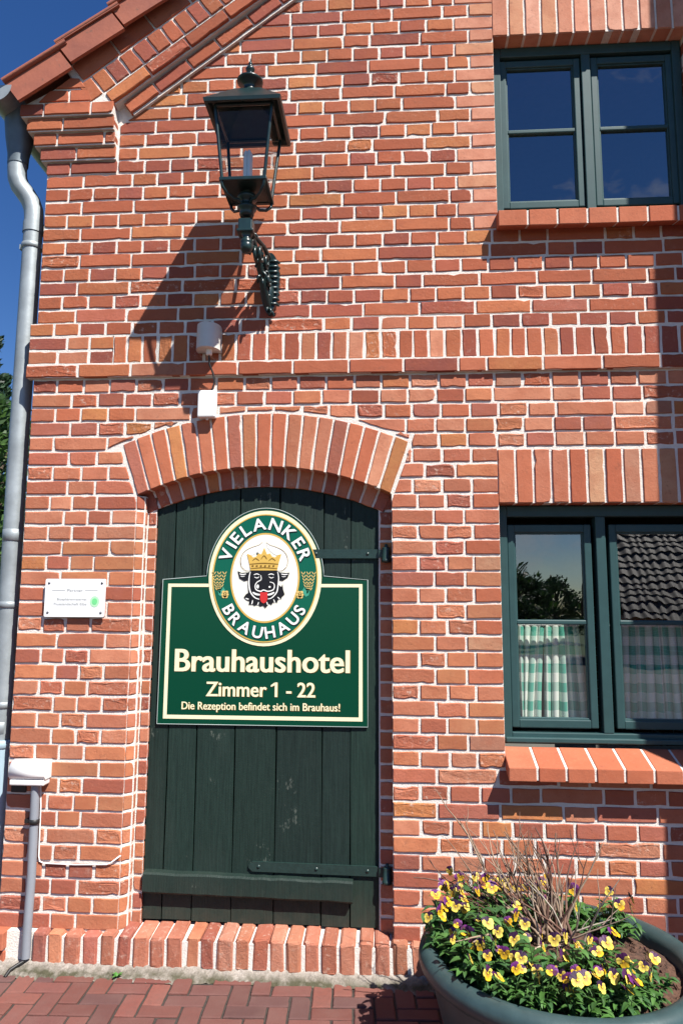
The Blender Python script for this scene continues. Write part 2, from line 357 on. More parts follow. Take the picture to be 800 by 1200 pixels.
Pw = lambda u, v, d: (u, -d, v)                     # the facade: d is how far it stands proud
CH = .0768; Z0 = 3.06; J = .0054
zk = lambda k: Z0 + CH*k
XL, XR = -1.862, 2.08
RS = .755; RD = Vector((.798, .6025)); RN = Vector((-.6025, .798)); RO = Vector((-1.415, 4.304))
rake = lambda x: RO.y + RS*(x - RO.x)
rp = lambda s, n: (RO.x + RD.x*s + RN.x*n, RO.y + RD.y*s + RN.y*n)
# door arch
DX0, DX1 = -1.282, .006; DXC = (DX0+DX1)/2; DSP = 2.212; DCR = 2.356
hh = (DX1-DX0)/2; sg = DCR-DSP; RI = (hh*hh+sg*sg)/(2*sg); ACZ = DCR-RI; RE = RI+.276
AH = math.asin(hh/RI); AO = .96                 # the outer curve spans a slightly smaller angle
AH = math.asin(hh/RI)                                 # half angle of the arch
WL = dict(x0=.530, x1=1.545, z0=.985, z1=2.165); WU = dict(x0=.558, x1=1.568, z0=3.66, z1=4.702)
LINT_L = (.528, 1.56, 2.165, 2.440); LINT_U = (.556, 1.585, 4.702, 4.985)

house = thing('brick_house', 'red brick gabled house with green arched door and two dark framed windows', 'house')

wb = MB()
# mortar sheet, with the openings left out
def strip(x0, x1, zs, y=.003):
    for a, b in zs:
        b0, b1 = (b, b) if not callable(b) else (b(x0), b(x1)); a0, a1 = (a, a) if not callable(a) else (a(x0), a(x1))
        if b0 > a0: wb.add([(x0,y,a0),(x1,y,a1),(x1,y,b1),(x0,y,b0)], [(0,1,2,3)], (1,1,1,0), 1)
APX = 1.05
topf = lambda x: rake(x)+.42 if x <= APX else rake(2*APX-x)+.42
arcz = lambda x, R=RI: ACZ + math.sqrt(max(1e-9, R*R-(x-DXC)**2))
strip(XL, DX0, [(0, topf)])
N = 28
for i in range(N):
    a = DX0+(DX1-DX0)*i/N; b = DX0+(DX1-DX0)*(i+1)/N
    strip(a, b, [(lambda x: max(DSP, arcz(x))+.003, topf)])
strip(DX1, WL['x0'], [(0, topf)])
strip(WL['x0'], WU['x0'], [(0, WL['z0']-.05), (WL['z1'], topf)])
strip(WU['x0'], APX, [(0, WL['z0']-.05), (WL['z1'], WU['z0']-.05), (WU['z1'], topf)])
strip(APX, WL['x1'], [(0, WL['z0']-.05), (WL['z1'], WU['z0']-.05), (WU['z1'], topf)])
strip(WL['x1'], WU['x1'], [(0, WU['z0']-.05), (WU['z1'], topf)])
strip(WU['x1'], XR, [(0, topf)])
# reveals in mortar behind the bricks
for o in (WL, WU):
    x0, x1, z0, z1 = o['x0']-.003, o['x1']+.003, o['z0']-.05, o['z1']+.003
    wb.add([(x0,.003,z0),(x0,.003,z1),(x0,.25,z1),(x0,.25,z0)], [(0,1,2,3)], (1,1,1,0), 1)
    wb.add([(x1,.003,z0),(x1,.003,z1),(x1,.25,z1),(x1,.25,z0)], [(3,2,1,0)], (1,1,1,0), 1)
    wb.add([(x0,.003,z1),(x1,.003,z1),(x1,.25,z1),(x0,.25,z1)], [(3,2,1,0)], (1,1,1,0), 1)
for x0 in (DX0+.036, DX1+.003):
    wb.add([(x0,.003 if x0 > 0 else .036,0),(x0,.003 if x0 > 0 else .036,DSP),(x0,.2,DSP),(x0,.2,0)], [(0,1,2,3)], (1,1,1,0), 1)
wb.add([(DX0-.002,.003,0),(DX0+.036,.038,0),(DX0+.036,.038,DSP),(DX0-.002,.003,DSP)], [(0,1,2,3)], (1,1,1,0), 1)
for i in range(N):
    a = DX0+(DX1-DX0)*i/N; b = DX0+(DX1-DX0)*(i+1)/N
    wb.add([(a,.003,arcz(a)+.003),(b,.003,arcz(b)+.003),(b,.2,arcz(b)+.003),(a,.2,arcz(a)+.003)], [(3,2,1,0)], (1,1,1,0), 1)

jamb_tint = {}
def course(k):
    z0, z1 = zk(k)+J, zk(k+1)-J; zc = (z0+z1)/2
    if z1 < .10: return
    if k in (-1, -2) : segs = [(XL-.033, -1.44)]          # only the left end: the rest is rowlock
    elif k == -3: return
    else:
        segs = [[XL - (.033 if k == 0 else 0), XR]]
        def cut(a, b):
            o = []
            for s, e in segs:
                if b <= s or a >= e: o.append([s, e]); continue
                if a > s: o.append([s, a])
                if b < e: o.append([b, e])
            return o
        if zc < DSP+.02: segs = cut(DX0, DX1)
        for W_, Lt in ((WL, LINT_L), (WU, LINT_U)):
            if W_['z0']-.10 < zc < W_['z1']: segs = cut(W_['x0'], W_['x1'])
            if Lt[2] < zc < Lt[3]: segs = cut(Lt[0], Lt[1])
        if 12 <= k <= 16: segs = cut(XL-1, -1.465)
        zt = None
    hd = (k % 2 == 0)
    for s, e in segs:
        L_ = e - s; x = s; out = []
        isq = abs(s-DX1) < .01 or abs(s-XL) < .05 or abs(e-DX0) < .01 or abs(s - WL['x1']) < .05
        first = .128 if hd else .206
        if isq: out.append(first)
        else: out.append(rng.uniform(.10,.27))
        tot = out[0]; tail = .128 if not hd else .206
        if e in (XR, -1.44): tail = .128
        if k % 4 in (1, 2) and not hd: pass
        if .35 < L_ < 1.0 and zc < 2.8:
            if abs(s-DX1) < .01: tail = .128 if hd else .170
            rem = L_-tot-tail
            nb = max(1, int(round(rem/.136))) if (hd or rng.random() < .75) else max(1, int(round(rem/.27)))
            ws = [rng.uniform(.93, 1.07) for _ in range(nb)]; out += [rem*w_/sum(ws) for w_ in ws]; tot += rem
        while L_ - tot - tail > .01:
            rem = L_ - tot - tail
            wd = .1405 if hd else .281
            if not hd and rng.random() < ((.85 if x < -.9 else .55) if zc < 2.8 else .16): wd = .1405
            if hd and rng.random() < .04 and rem > .29: wd = .281
            wd *= rng.uniform(.965, 1.035)
            if rem < .11:
                # spread the rest
                f = (L_-tail)/tot; out = [o*f for o in out]; tot = L_-tail; break
            if rem < wd*1.35 and rem < .3: wd = rem
            out.append(min(wd, rem)); tot += out[-1]
        out.append(L_-tot)
        for i, wd in enumerate(out):
            x0, x1 = x, x+wd; x += wd
            q0 = x0 + (0 if i == 0 else J); q1 = x1 - (0 if i == len(out)-1 else J)
            if q1-q0 < .02: continue
            if k in (0, -1, -2): pr = .011
            else: pr = .003
            dz = rng.uniform(-.0018,.0018)
            pl = [(q0,z0+dz+rng.uniform(-.0015,.0015)),(q1,z0+dz+rng.uniform(-.0015,.0015)),(q1,z1+dz+rng.uniform(-.0015,.0015)),(q0,z1+dz+rng.uniform(-.0015,.0015))]
            back = -.012; style = None
            if i == len(out)-1 and abs(e-WU['x0']) < .02 and zc > 3.40: style = 'salmon'; back = -.1
            if i == len(out)-1 and abs(e-WL['x0']) < .02 and zc < 2.2:
                back = -.1; style = rng.choice(['new','mixed','ochre','new']) if 1 < zc else None
            if i == len(out)-2 and abs(e-WL['x0']) < .02 and 1.0 < zc < 1.5 and rng.random() < .5: style = 'ochre'
            if i == 0 and abs(s-DX1) < .01: back = -.07
            if s > .4 and abs(s-WL['x1']) < .1: back = -.1
            if abs(e-DX0) < .01 and zc < DSP and i >= len(out)-2:
                if (1.78 < zc < 1.98) or (.84 < zc < .93) or (.95 < zc < 1.02) or (.50 < zc < .80): style = 'ochre' if rng.random() < .75 else None
            if -12 <= k <= -4 and q0 > .30 and style is None and rng.random() < .5: style = 'mixed'
            if q1 < -1.865+.2 and k in (12,13): pass
            # cut along the sloping cornice, and along the arch
            if max(rake(q0), rake(q1))+.02 and z1 > rake(q0)-.02:
                pl = clip(pl, RO.x, RO.y-.004, -RN.x, -RN.y)
            if DSP-.12 < zc < ACZ+RE+.05 and q1 > DX0-.25 and q0 < DX1+.25:
                cx, cz = (q0+q1)/2-DXC, zc-ACZ; area = lambda p: abs(sum(p[i_][0]*p[(i_+1)%len(p)][1]-p[(i_+1)%len(p)][0]*p[i_][1] for i_ in range(len(p))))/2 if len(p) > 2 else 0
                hit = any(math.hypot(p_[0]-DXC, p_[1]-ACZ) < RE+.012 and abs(math.atan2(p_[0]-DXC, p_[1]-ACZ)) < AH*(1-.04*max(0, min(1, (math.hypot(p_[0]-DXC, p_[1]-ACZ)-RI)/(RE-RI))))+.008 for p_ in [(q0+(q1-q0)*u_/6, z0+(z1-z0)*v_/3) for u_ in range(7) for v_ in range(4)])
                if hit:
                    best = []
                    tp = pl
                    for xx in (q0, (q0+q1)/2, q1):
                        a2 = max(-AH, min(AH, math.atan2(xx-DXC, zc-ACZ)))
                        tp = clip(tp, DXC+math.sin(a2)*(RE+.012), ACZ+math.cos(a2)*(RE+.012), math.sin(a2), math.cos(a2)) if tp else tp
                    sgn = -1 if cx < 0 else 1
                    ex, ez = math.sin(AH*AO)*RE-math.sin(AH)*RI, math.cos(AH*AO)*RE-math.cos(AH)*RI; el = math.hypot(ex, ez); nx, nz = sgn*ez/el, -ex/el
                    ep = clip(pl, DXC+sgn*math.sin(AH)*RI+nx*.011, ACZ+math.cos(AH)*RI+nz*.011, nx, nz)
                    pl = max((tp, ep), key=area)
                    if area(pl) < .0006: continue
            inside = False
            if inside or len(pl) < 3: continue
            t = tint_for(zc, rng, style)
            if abs(e-DX0) < .01 and i == len(out)-1: jamb_tint[k] = t
            brick(wb, Pw, pl, pr, back, t)
for k in range(-40, 40): course(k)
# chamfered left jamb of the door
c45 = math.sqrt(.5)
Pc = lambda u, v, d: (DX0+u*c45+d*c45, u*c45-d*c45, v)
for k in range(-38, -11):
    z0, z1 = zk(k)+J, zk(k+1)-J
    if z0 > DSP-.02: continue
    z1 = min(z1, DSP)
    brick(wb, Pc, [(.002,z0),(.047,z0),(.047,z1),(.002,z1)], .002, -.02, jamb_tint.get(k, tint_for(1, rng)))
Pj = lambda u, v, d: (DX0+.036+d, u, v)
for k in range(-38, -11):
    z0, z1 = zk(k)+J, min(zk(k+1)-J, DSP)
    if z0 < DSP-.02: brick(wb, Pj, [(.039,z0),(.068,z0),(.068,z1),(.039,z1)], .002, -.02, jamb_tint.get(k, tint_for(1, rng)))
# side wall towards the yard at the left
wb.add([(XL+.002,.003,0),(XL+.002,.003,4.0),(XL+.002,6,4.0),(XL+.002,6,0)], [(3,2,1,0)], (1,1,1,0), 1)
Ps = lambda u, v, d: (XL-d, -u, v)
for k in range(-39, 13):
    y = 0.012; hd = k % 2
    while y < 1.6:
        wd = .13 if hd else .27
        brick(wb, Ps, [(-y-wd,zk(k)+J),(-y,zk(k)+J),(-y,zk(k+1)-J),(-y-wd,zk(k+1)-J)], .002, -.01, tint_for(zk(k), rng)); y += wd+.0105
wb.build('wall', [BRICK, MORTAR], house)

# plain rear walls and rooms behind the windows
rm = MB()
def room(x0, x1, y0, y1, z0, z1, front):
    v = [(x0,y0,z0),(x1,y0,z0),(x1,y1,z0),(x0,y1,z0),(x0,y0,z1),(x1,y0,z1),(x1,y1,z1),(x0,y1,z1)]
    rm.add(v, [(0,1,2,3),(7,6,5,4),(5,6,2,1),(6,7,3,2),(7,4,0,3)])
    X0, X1, Zb, Zt = front
    o = [(x0,y0,z0),(x1,y0,z0),(x1,y0,z1),(x0,y0,z1)]; i_ = [(X0,y0,Zb),(X1,y0,Zb),(X1,y0,Zt),(X0,y0,Zt)]
    rm.add(o+i_, [(0,4,5,1),(1,5,6,2),(2,6,7,3),(3,7,4,0)])
room(.1, 2.0, .25, 4.0, .3, 2.6, (WL['x0'], WL['x1'], WL['z0'], WL['z1'])); room(.1, 2.0, .25, 4.0, 2.8, 5.2, (WU['x0'], WU['x1'], WU['z0'], WU['z1']))
rm.build('room', ROOM, house)
bw = MB(); bw.box(XL+.02, 2.06, 6.0, 6.2, 0, 4.0); bw.build('rear_wall', BRICKTEX, house)
sw = MB(); wx = lambda z: 1.935+.0345*z
sw.add([(wx(0),-.80,0),(6.5,-.80,0),(6.5,6.2,0),(wx(0),6.2,0),(wx(6.6),-.80,6.6),(6.5,-.80,6.6),(6.5,6.2,6.6),(wx(6.6),6.2,6.6)], [(0,3,2,1),(4,5,6,7),(0,1,5,4),(1,2,6,5),(2,3,7,6),(3,0,4,7)]); sw.build('side_wing', BRICKTEX, house)

# lintels
def lintel(name, L_, style, parent=house):
    mb = MB(); x0, x1, z0, z1 = L_; n = int(round((x1-x0)/.0845)); p = (x1-x0)/n
    for i in range(n):
        a, b = x0+p*i+(0 if i == 0 else .0058), x0+p*(i+1)-(.0058 if i < n-1 else 0); zt = z1-.008
        brick(mb, Pw, [(a,z0),(b,z0),(b,zt),(a,zt)], .004, -.1, tint_for(2.5, rng, style if style == 'salmon' or rng.random() < .75 else 'new'))
    return mb.build(name, BRICK, parent)
lintel('window_lintel', LINT_L, 'mixed'); lintel('window_lintel', LINT_U, 'salmon')

# door arch: voussoirs, then the recessed inner ring with its jamb strips
ab = MB(); n = 19
for i in range(n):
    a0 = -AH+2*AH*i/n; a1 = -AH+2*AH*(i+1)/n
    g0, g1 = .0055/RI, .0055/RE
    q = lambda a, R: (DXC+math.sin(a)*R, ACZ+math.cos(a)*R)
    t = tint_for(2.4, rng, 'new' if rng.random() < .55 else None); t = (t[0]*1.04, t[1]*1.1, t[2]*1.1, min(t[3], .3))
    brick(ab, Pw, [q(a0+g0, RI), q(a1-g0, RI), q(a1*AO-g1, RE), q(a0*AO+g1, RE)], .004, -.078, t)
RR = RI-.092
ring_y = .07
Pr = lambda u, v, d: (u, ring_y-d, v)
n = 19
for i in range(n):
    a0 = -AH*1.0+2*AH*i/n; a1 = a0+2*AH/n; g = .005/RI
    brick(ab, Pr, [q(a0+g, RR), q(a1-g, RR), q(a1-g, RI+.012), q(a0+g, RI+.012)], .002, -.05, tint_for(2.4, rng))
for i in range(40):
    a = -AH+2*AH*i/40; b = -AH+2*AH*(i+1)/40
    ab.add([(*q(a, RR+.002), 0)], [], (1,1,1,0))
    pa, pb, pc, pd_ = q(a, RR+.003), q(b, RR+.003), q(b, RI+.02), q(a, RI+.02)
    ab.add([(p[0], ring_y+.004, p[1]) for p in (pa, pb, pc, pd_)], [(0,1,2,3)], (1,1,1,0), 1)
    ab.add([(pa[0], ring_y+.004, pa[1]), (pb[0], ring_y+.004, pb[1]), (pb[0], .12, pb[1]), (pa[0], .12, pa[1])], [(3,2,1,0)], (1,1,1,0), 1)
IX0, IX1 = -1.197, -.060
for x0, x1 in ((DX0+.036, IX0), (IX1, DX1+.003)):
    ab.add([(x0,ring_y+.004,0),(x1,ring_y+.004,0),(x1,ring_y+.004,DSP),(x0,ring_y+.004,DSP)], [(0,1,2,3)], (1,1,1,0), 1)
    for k in range(-38, -11):
        z0, z1 = zk(k)+J, zk(k+1)-J
        if z0 < DSP: brick(ab, Pr, [(x0+.006,z0),(x1,z0),(x1,z1),(x0+.006,z1)], .002, -.05, tint_for(1.5, rng))
ab.build('door_arch', [BRICK, MORTAR], house)

# string course: rowlock band and projecting stretchers
sb = MB(); x = -1.435
sb.box(-1.445, XR, -.007, .02, zk(-2)+.002, zk(0)+.001, (1,1,1,0), 1)
sb.box(XL-.030, -1.44, -.007, .02, zk(-2)+.002, zk(0)+.001, (1,1,1,0), 1)
sb.box(XL-.030, XR, -.0072, .02, zk(0)+.001, zk(1)-.004, (1,1,1,0), 1)
sb.box(XL-.03, XR, -.018, .02, zk(-3)+.004, zk(-2)+.002, (1,1,1,0), 1)
while x < XR-.05:
    wd = .0715*rng.uniform(.9, 1.08); lean = rng.uniform(-.004,.004)
    brick(sb, Pw, [(x,zk(-2)+J),(x+wd,zk(-2)+J),(x+wd+lean,zk(0)-J),(x+lean,zk(0)-J)], .012, -.005, tint_for(3.2, rng)); x += wd+.0115
x = XL-.035
while x < XR-.02:
    wd = min(.272*rng.uniform(.97,1.03) if rng.random() > .1 else .13, XR-x)
    brick(sb, Pw, [(x,zk(-3)+J-.002),(x+wd,zk(-3)+J-.002),(x+wd,zk(-2)-J),(x,zk(-2)-J)], .024, -.0, tint_for(3.25, rng, 'new' if rng.random() < .5 else None)); x += wd+.0105
sb.build('string_course', [BRICK, MORTAR], house)

# corbelled kneeler under the eaves corner
kb = MB()
for j, k in enumerate(range(12, 17)):
    pr = .006+.017*j; xl = XL-.034*j; xr = -1.468-.002*j
    kb.box(xl+.006, xr-.006, -pr+.006, .3, zk(k)-.001, zk(k+1)-.001, (1,1,1,0), 1)
    x = xl; off = .20 if j % 2 else .13
    cuts = [xl, xl+off]
    while cuts[-1] < xr-.05: cuts.append(min(xr, cuts[-1]+(.262 if (xr-cuts[-1]) > .3 else xr-cuts[-1])))
    for a, b in zip(cuts[:-1], cuts[1:]):
        zb, zt = zk(k)+(.006 if j else J), zk(k+1)-J
        if a == xl: kb.bevbox(a, b-.005, -pr-.002, .13, zb, zt, .005, tint_for(3.9, rng), 0, .0012, rng)
        else: brick(kb, Pw, [(a+.005,zb),(b-.005,zb),(b-.005,zt),(a+.005,zt)], pr+.002, pr-.06, tint_for(4.0, rng, 'new' if rng.random() < .4 else None))
kb.build('corbel', [BRICK, MORTAR], house)

# sloping gable cornice
gb = MB()
def rk_course(n0, n1, s0, s1, pitch, proud, back, jit=.03, style=None):
    s = s0
    while s < s1:
        wd = pitch*rng.uniform(1-jit, 1+jit); pl = [rp(s, n0), rp(s+wd-.0105, n0), rp(s+wd-.0105, n1), rp(s, n1)]
        brick(gb, Pw, pl, proud, back, tint_for(4.4, rng, style if style and rng.random() < .6 else None)); s += wd
def rk_mortar(n0, n1, s0, s1, d): gb.prism([rp(s0, n0), rp(s1, n0), rp(s1, n1), rp(s0, n1)], Pw, -.02, d, (1,1,1,0), 1)
SE = 3.0
rk_mortar(-.012, .076, .03, SE, .020); rk_course(.0, .070, .02, SE, .20, .034, .0, .12)
rk_mortar(.078, .158, -.04, SE, .052); rk_course(.084, .152, -.03, SE, .262, .072, .0)
rk_mortar(.158, .300, -.13, SE, .064); rk_course(.164, .286, -.12, SE, .091, .073, .0, .06)
rk_mortar(.300, .42, -.12, SE, .064); rk_course(.297, .41, -.08, SE, .24, .072, .0, .1, 'new')
# level courses that run out against the slope
gb.prism([(-1.97, zk(17)), (-1.50, zk(17)), (-1.56, zk(18)+.04), (-1.66, 4.51), (-1.72, 4.50)], Pw, -.02, .066, (1,1,1,0), 1)
for pl in ([(-1.90,zk(17)+J),(-1.735,zk(17)+J),(-1.735,zk(18)-J),(-1.84,zk(18)-J)], [(-1.725,zk(17)+J),(-1.60,zk(17)+J),(-1.625,zk(18)-J),(-1.725,zk(18)-J)], [(-1.81,zk(18)+J),(-1.64,zk(18)+J),(-1.68,4.505),(-1.73,4.51)]):
    brick(gb, Pw, pl, .074, .0, tint_for(4.3, rng, 'new'))
gb.build('gable_cornice', [BRICK, MORTAR], house)

# plinth of bricks on edge
pb = MB(); x = -1.662; i = 0
pb.box(-1.80, 2.07, -.030, .02, -.02, .128, (1,1,1,0), 1); pb.box(-1.66, 1.93, -.047, .02, .0, .132, (1,1,1,0), 1)
pb.prism([(-.047,.128),(.02,.139),(.16,.153),(.16,0),(-.02,0)][::-1], lambda u, v, d: (DX0-.03+d, u, v), 0, DX1-DX0+.06, (1,1,1,0), 1)
while x < 1.9:
    wd = .0665*rng.uniform(.9, 1.1); tlt = rng.uniform(-.006,.006)
    dr = -.010*max(0, min(1, (-.2-x)/1.2))*0
    deep = .11 if DX0-.02 < x < DX1 else .02
    t = tint_for(.2, rng); t = (t[0]*.92, t[1]*1.0, t[2]*1.12, min(1, t[3]+.25))
    z1 = .150+rng.uniform(-.005,.004); 
    pb.bevbox(x, x+wd, -.055+rng.uniform(-.005,.005), deep, .012+rng.uniform(-.004,.006), z1, .012, t, 0, .0024, rng, 3,
              xf=lambda c, tl=tlt, x=x: Vector((c.x + tl*(c.z/.15), c.y, c.z + .10*max(0, c.y+.02))))
    x += wd+.0125
pb.build('plinth', [BRICK, MORTAR], house)

# ------------------------------------------------------------------ door
dbm = MB(); ed = [-1.199, -1.102, -.957, -.766, -.562, -.336, -.198, -.058]
for i, (a, b) in enumerate(zip(ed[:-1], ed[1:])):
    y = .088+rng.uniform(-.0025,.003); zb = .166+rng.uniform(-.006,.006); nz = 14; vv = []
    g0, g1 = rng.uniform(.0015,.003), rng.uniform(.0015,.003); wob = rng.uniform(0, 6)
    cols = [(0,.010),(.004,.002),(.009,0),(.5,-.0008),(.991,0),(.996,.002),(1,.010)]
    for j in range(nz+1):
        z = zb+(2.32-zb)*j/nz; w0 = .0012*math.sin(wob+j*.9); w1 = .0012*math.sin(wob+2+j*.8)
        for q_, dy in cols:
            qq = a+g0+w0+(b-a-g0-g1+w1-w0)*(q_ if q_ == .5 else q_)
            vv.append((qq, y+dy+.0008*math.sin(j*.7+i), z))
    c = len(cols)
    tv = rng.uniform(.78, 1.25); dbm.add(vv, [(j*c+k, j*c+k+1, (j+1)*c+k+1, (j+1)*c+k) for j in range(nz) for k in range(c-1)], (tv,tv*rng.uniform(.95,1.05),tv,0), 0, False)
    dbm.box(a+.004, b-.004, y+.009, y+.028, zb, 2.32)
dbm.box(-1.21, -.05, .12, .14, .1, 2.35)
door = dbm.build('door', DOOR, house)
lb = MB(); vv = []; nseg = 26
for j in range(nseg+1):
    x = -1.188+(1.005)*j/nseg; top = .395-.014*j/nseg+rng.uniform(-.003,.002); bot = .298-.016*j/nseg+rng.uniform(-.002,.002)
    vv += [(x,.090,top),(x,.055+rng.uniform(0,.004),top-.004),(x,.048,top-.012),(x,.047,bot+.008),(x,.052,bot),(x,.090,bot)]
lb.add(vv, [(j*6+k, j*6+k+1, (j+1)*6+k+1, (j+1)*6+k) for j in range(nseg) for k in range(5)]+[(5,4,3,2,1,0), tuple(nseg*6+k for k in range(6))])
lb.build('ledger_board', DOOR, door)
def hinge(x0, z, dz):
    h = MB(); th = .045
    pts = [(x0,-.5),(-.045,-.5),(-.045,.5),(x0,.5),(x0-.018,.15),(x0-.018,-.15)]
    h.prism([(u, z+v*th+dz*(u-x0)) for u, v in pts], lambda u, v, d: (u, .086-d, v), 0, .010)
    # rivets, turned to face outwards
    for u in (x0+.03, (x0-.05)/2, -.115):
        zz = z+dz*(u-x0); pr_ = [(.0001,.005),(.006,.0035),(.009,0)]; m_ = 10
        vv = [(u+r_*math.cos(6.283*k/m_), .076-e, zz+r_*math.sin(6.283*k/m_)) for r_, e in pr_ for k in range(m_)]
        h.add(vv, [(i*m_+k, i*m_+(k+1)%m_, (i+1)*m_+(k+1)%m_, (i+1)*m_+k) for i in range(2) for k in range(m_)], (1,1,1,0), 0, True)
    o = h.build('hinge_strap', IRON, door)
    pn = MB(); zz = z+dz*(-.045-x0)
    pn.lathe([(.0001,.048),(.006,.046),(.009,.036),(.009,.030),(.019,.030),(.020,.026),(.020,-.028),(.024,-.030),(.024,-.044),(.012,-.046),(.0001,-.048)], (-.022, .052, zz), 16)
    pn.box(-.06, -.022, .062, .078, zz-.02, zz+.02); pn.tube([(-.022,.052,zz-.035),(-.005,.075,zz-.035)], .010, 8)
    pn.build('hinge_pin', IRON, door)
hinge(-.70, 1.922, 0); hinge(-.665, .424, -.012)
# ------------------------------------------------------------------ windows
def window(W_, gx, gz, yf=.085):
    """gx: glass left/right edges of the two sashes; gz: bottom, bar, top"""
    fb = MB(); x0, x1, z0, z1 = W_['x0']+.004, W_['x1']-.004, W_['z0']+.03, W_['z1']-.002
    b = .004
    fw = .045
    fb.bevbox(x0, x0+fw, yf, yf+.07, z0, z1, b); fb.bevbox(x1-fw, x1, yf, yf+.07, z0, z1, b)
    fb.bevbox(x0+fw, x1-fw, yf+.001, yf+.07, z1-.055, z1, b); fb.bevbox(x0+fw, x1-fw, yf+.001, yf+.07, z0, z0+.05, b)
    fb.bevbox(x0+.01, x1-.01, yf-.022, yf+.0, z0+.004, z0+.030, .006)                       # drip rail
    mx = (gx[1]+gx[2])/2; fb.bevbox(mx-.024, mx+.024, yf+.001, yf+.07, z0+.05, z1-.055, b)
    win = fb.build('window', FRAME, house)
    for a, c in ((gx[0], gx[1]), (gx[2], gx[3])):
        s = MB(); sw_ = .036; ys = yf+.014; zb, zm, zt = gz
        L0 = (a-sw_, a); R0 = (c, c+sw_)
        s.bevbox(*L0, ys, ys+.05, zb-.04, zt+.04, .005); s.bevbox(*R0, ys, ys+.05, zb-.04, zt+.04, .005)
        s.bevbox(a-.002, c+.002, ys+.0012, ys+.05, zt, zt+.04, .005); s.bevbox(a-.002, c+.002, ys+.0012, ys+.05, zb-.042, zb, .006)
        s.bevbox(a-.002, c+.002, ys+.006, ys+.046, zm-.012, zm+.012, .006)
        # inner glazing beads
        for bx in ((a-.003, a+.007), (c-.007, c+.003)):
            s.bevbox(*bx, ys+.010, ys+.04, zb, zt, .003)
        s.bevbox(a, c, ys+.010, ys+.04, zb-.003, zb+.007, .003); s.bevbox(a, c, ys+.010, ys+.04, zt-.007, zt+.003, .003)
        s.build('sash', FRAME, win)
        for pz in ((zb, zm), (zm, zt)):
            g = MB(); y = ys+.024; g.add([(a-.002,y,pz[0]-.002),(c+.002,y,pz[0]-.002),(c+.002,y,pz[1]+.002),(a-.002,y,pz[1]+.002)], [(0,1,2,3)])
            g.build('pane', GLASS, win)
    return win
winL = window(WL, (.617, .955, 1.113, 1.452), (1.125, 1.588, 2.03))
winU = window(WU, (.640, 1.000, 1.128, 1.487), (3.805, 4.213, 4.592))
def sill(W_, x0, zf, zb, yfr, h, win, pitch):
    s = MB(); x1 = W_['x1']+.015; n = int(round((x1-x0)/pitch)); p = (x1-x0)/n; sl_ = (zb-zf)/(.075-yfr)
    for i in range(n):
        a, b_ = x0+p*i+.006*(i > 0), x0+p*(i+1)-.006
        s.bevbox(a, b_, yfr, .078, 0, h, .004, tint_for(1, rng, 'new'), 0, .0006, rng, 2, xf=lambda c: Vector((c.x, c.y, zf-h+c.z+(c.y-yfr)*sl_ - .0)))
        if i: s.bevbox(x0+p*i-.0058, x0+p*i+.0058, yfr+.006, .078, .004, h-.003, .001, (1,1,1,0), 1, xf=lambda c: Vector((c.x, c.y, zf-h+c.z+(c.y-yfr)*sl_)))
    s.build('sill', [BRICK, MORTAR], win)
sill(WL, .530, .938, 1.000, -.098, .062, winL, .126); sill(WU, .550, 3.652, 3.692, -.082, .085, winU, .139)

# ------------------------------------------------------------------ roof
rt = MB(); rows = 12; Sr = [(-.43+.35*i) for i in range(rows)]
NY = 60
for i, s0 in enumerate(Sr):
    vv = []
    for (s, dn) in ((s0-.0, .03-.02), (s0, .03), (s0+.40, .0)):
        for j in range(NY+1):
            y = .10+5.9*j/NY*1.0; wv = .022*math.sin(y*2*math.pi/.30)
            p = rp(s, .46+dn+wv*.8); vv.append((p[0], y, p[1]))
    c = NY+1; rt.add(vv, [(k*c+j, (k+1)*c+j, (k+1)*c+j+1, k*c+j+1) for k in range(2) for j in range(NY)], (1,1,1,0), 0, True)
ap = rp(Sr[-1]+.4, .46)
rt.add([(ap[0], -.1, ap[1]), (ap[0], 6, ap[1]), (ap[0]+3.2, 6, ap[1]-2.4), (ap[0]+3.2, -.1, ap[1]-2.4)], [(0,1,2,3)])
roof = rt.build('roof', TILE, house)
Pt = Pw
for i, s0 in enumerate(Sr[:10]):
    t = MB(); n_lo, n_hi = .518, .488; fl = .150; e = .395; o_ = .0045*(i % 2)
    e2 = .338
    pl = [rp(s0, n_lo-fl-.002), rp(s0+e2, n_hi-fl+.004), rp(s0+e2, n_hi-.021), rp(s0, n_lo-.024)]
    t.prism(pl, Pt, .118+o_, .138+o_)
    pl = [rp(s0-.004, n_lo-.022), rp(s0+e, n_hi-.022), rp(s0+e, n_hi), rp(s0-.004, n_lo)]
    t.prism(pl, Pt, -.12+o_, .150+o_)
    # rounded lip along the outer edge
    a, b_ = rp(s0-.004, n_lo-.008), rp(s0+e, n_hi-.008); t.tube([(a[0],-.146,a[1]),(b_[0],-.146,b_[1])], .013, 10)
    t.build('verge_tile', TILE, roof)
sf = MB()
sf.add([(XL-.005,.10,4.00),(XL-.15,.10,4.34),(XL-.15,6,4.34),(XL-.005,6,4.00)], [(0,1,2,3)]); sf.add([(XL-.005,.10,4.00),(XL-.15,.10,4.34),(XL+.1,.10,4.34)], [(0,1,2)])
sf.add([(XL-.15,.10,4.34),(XL-.15,6,4.34),(XL+.1,6,4.44),(XL+.1,.10,4.44)], [(0,1,2,3)])
sf.build('soffit', DARKW, house)

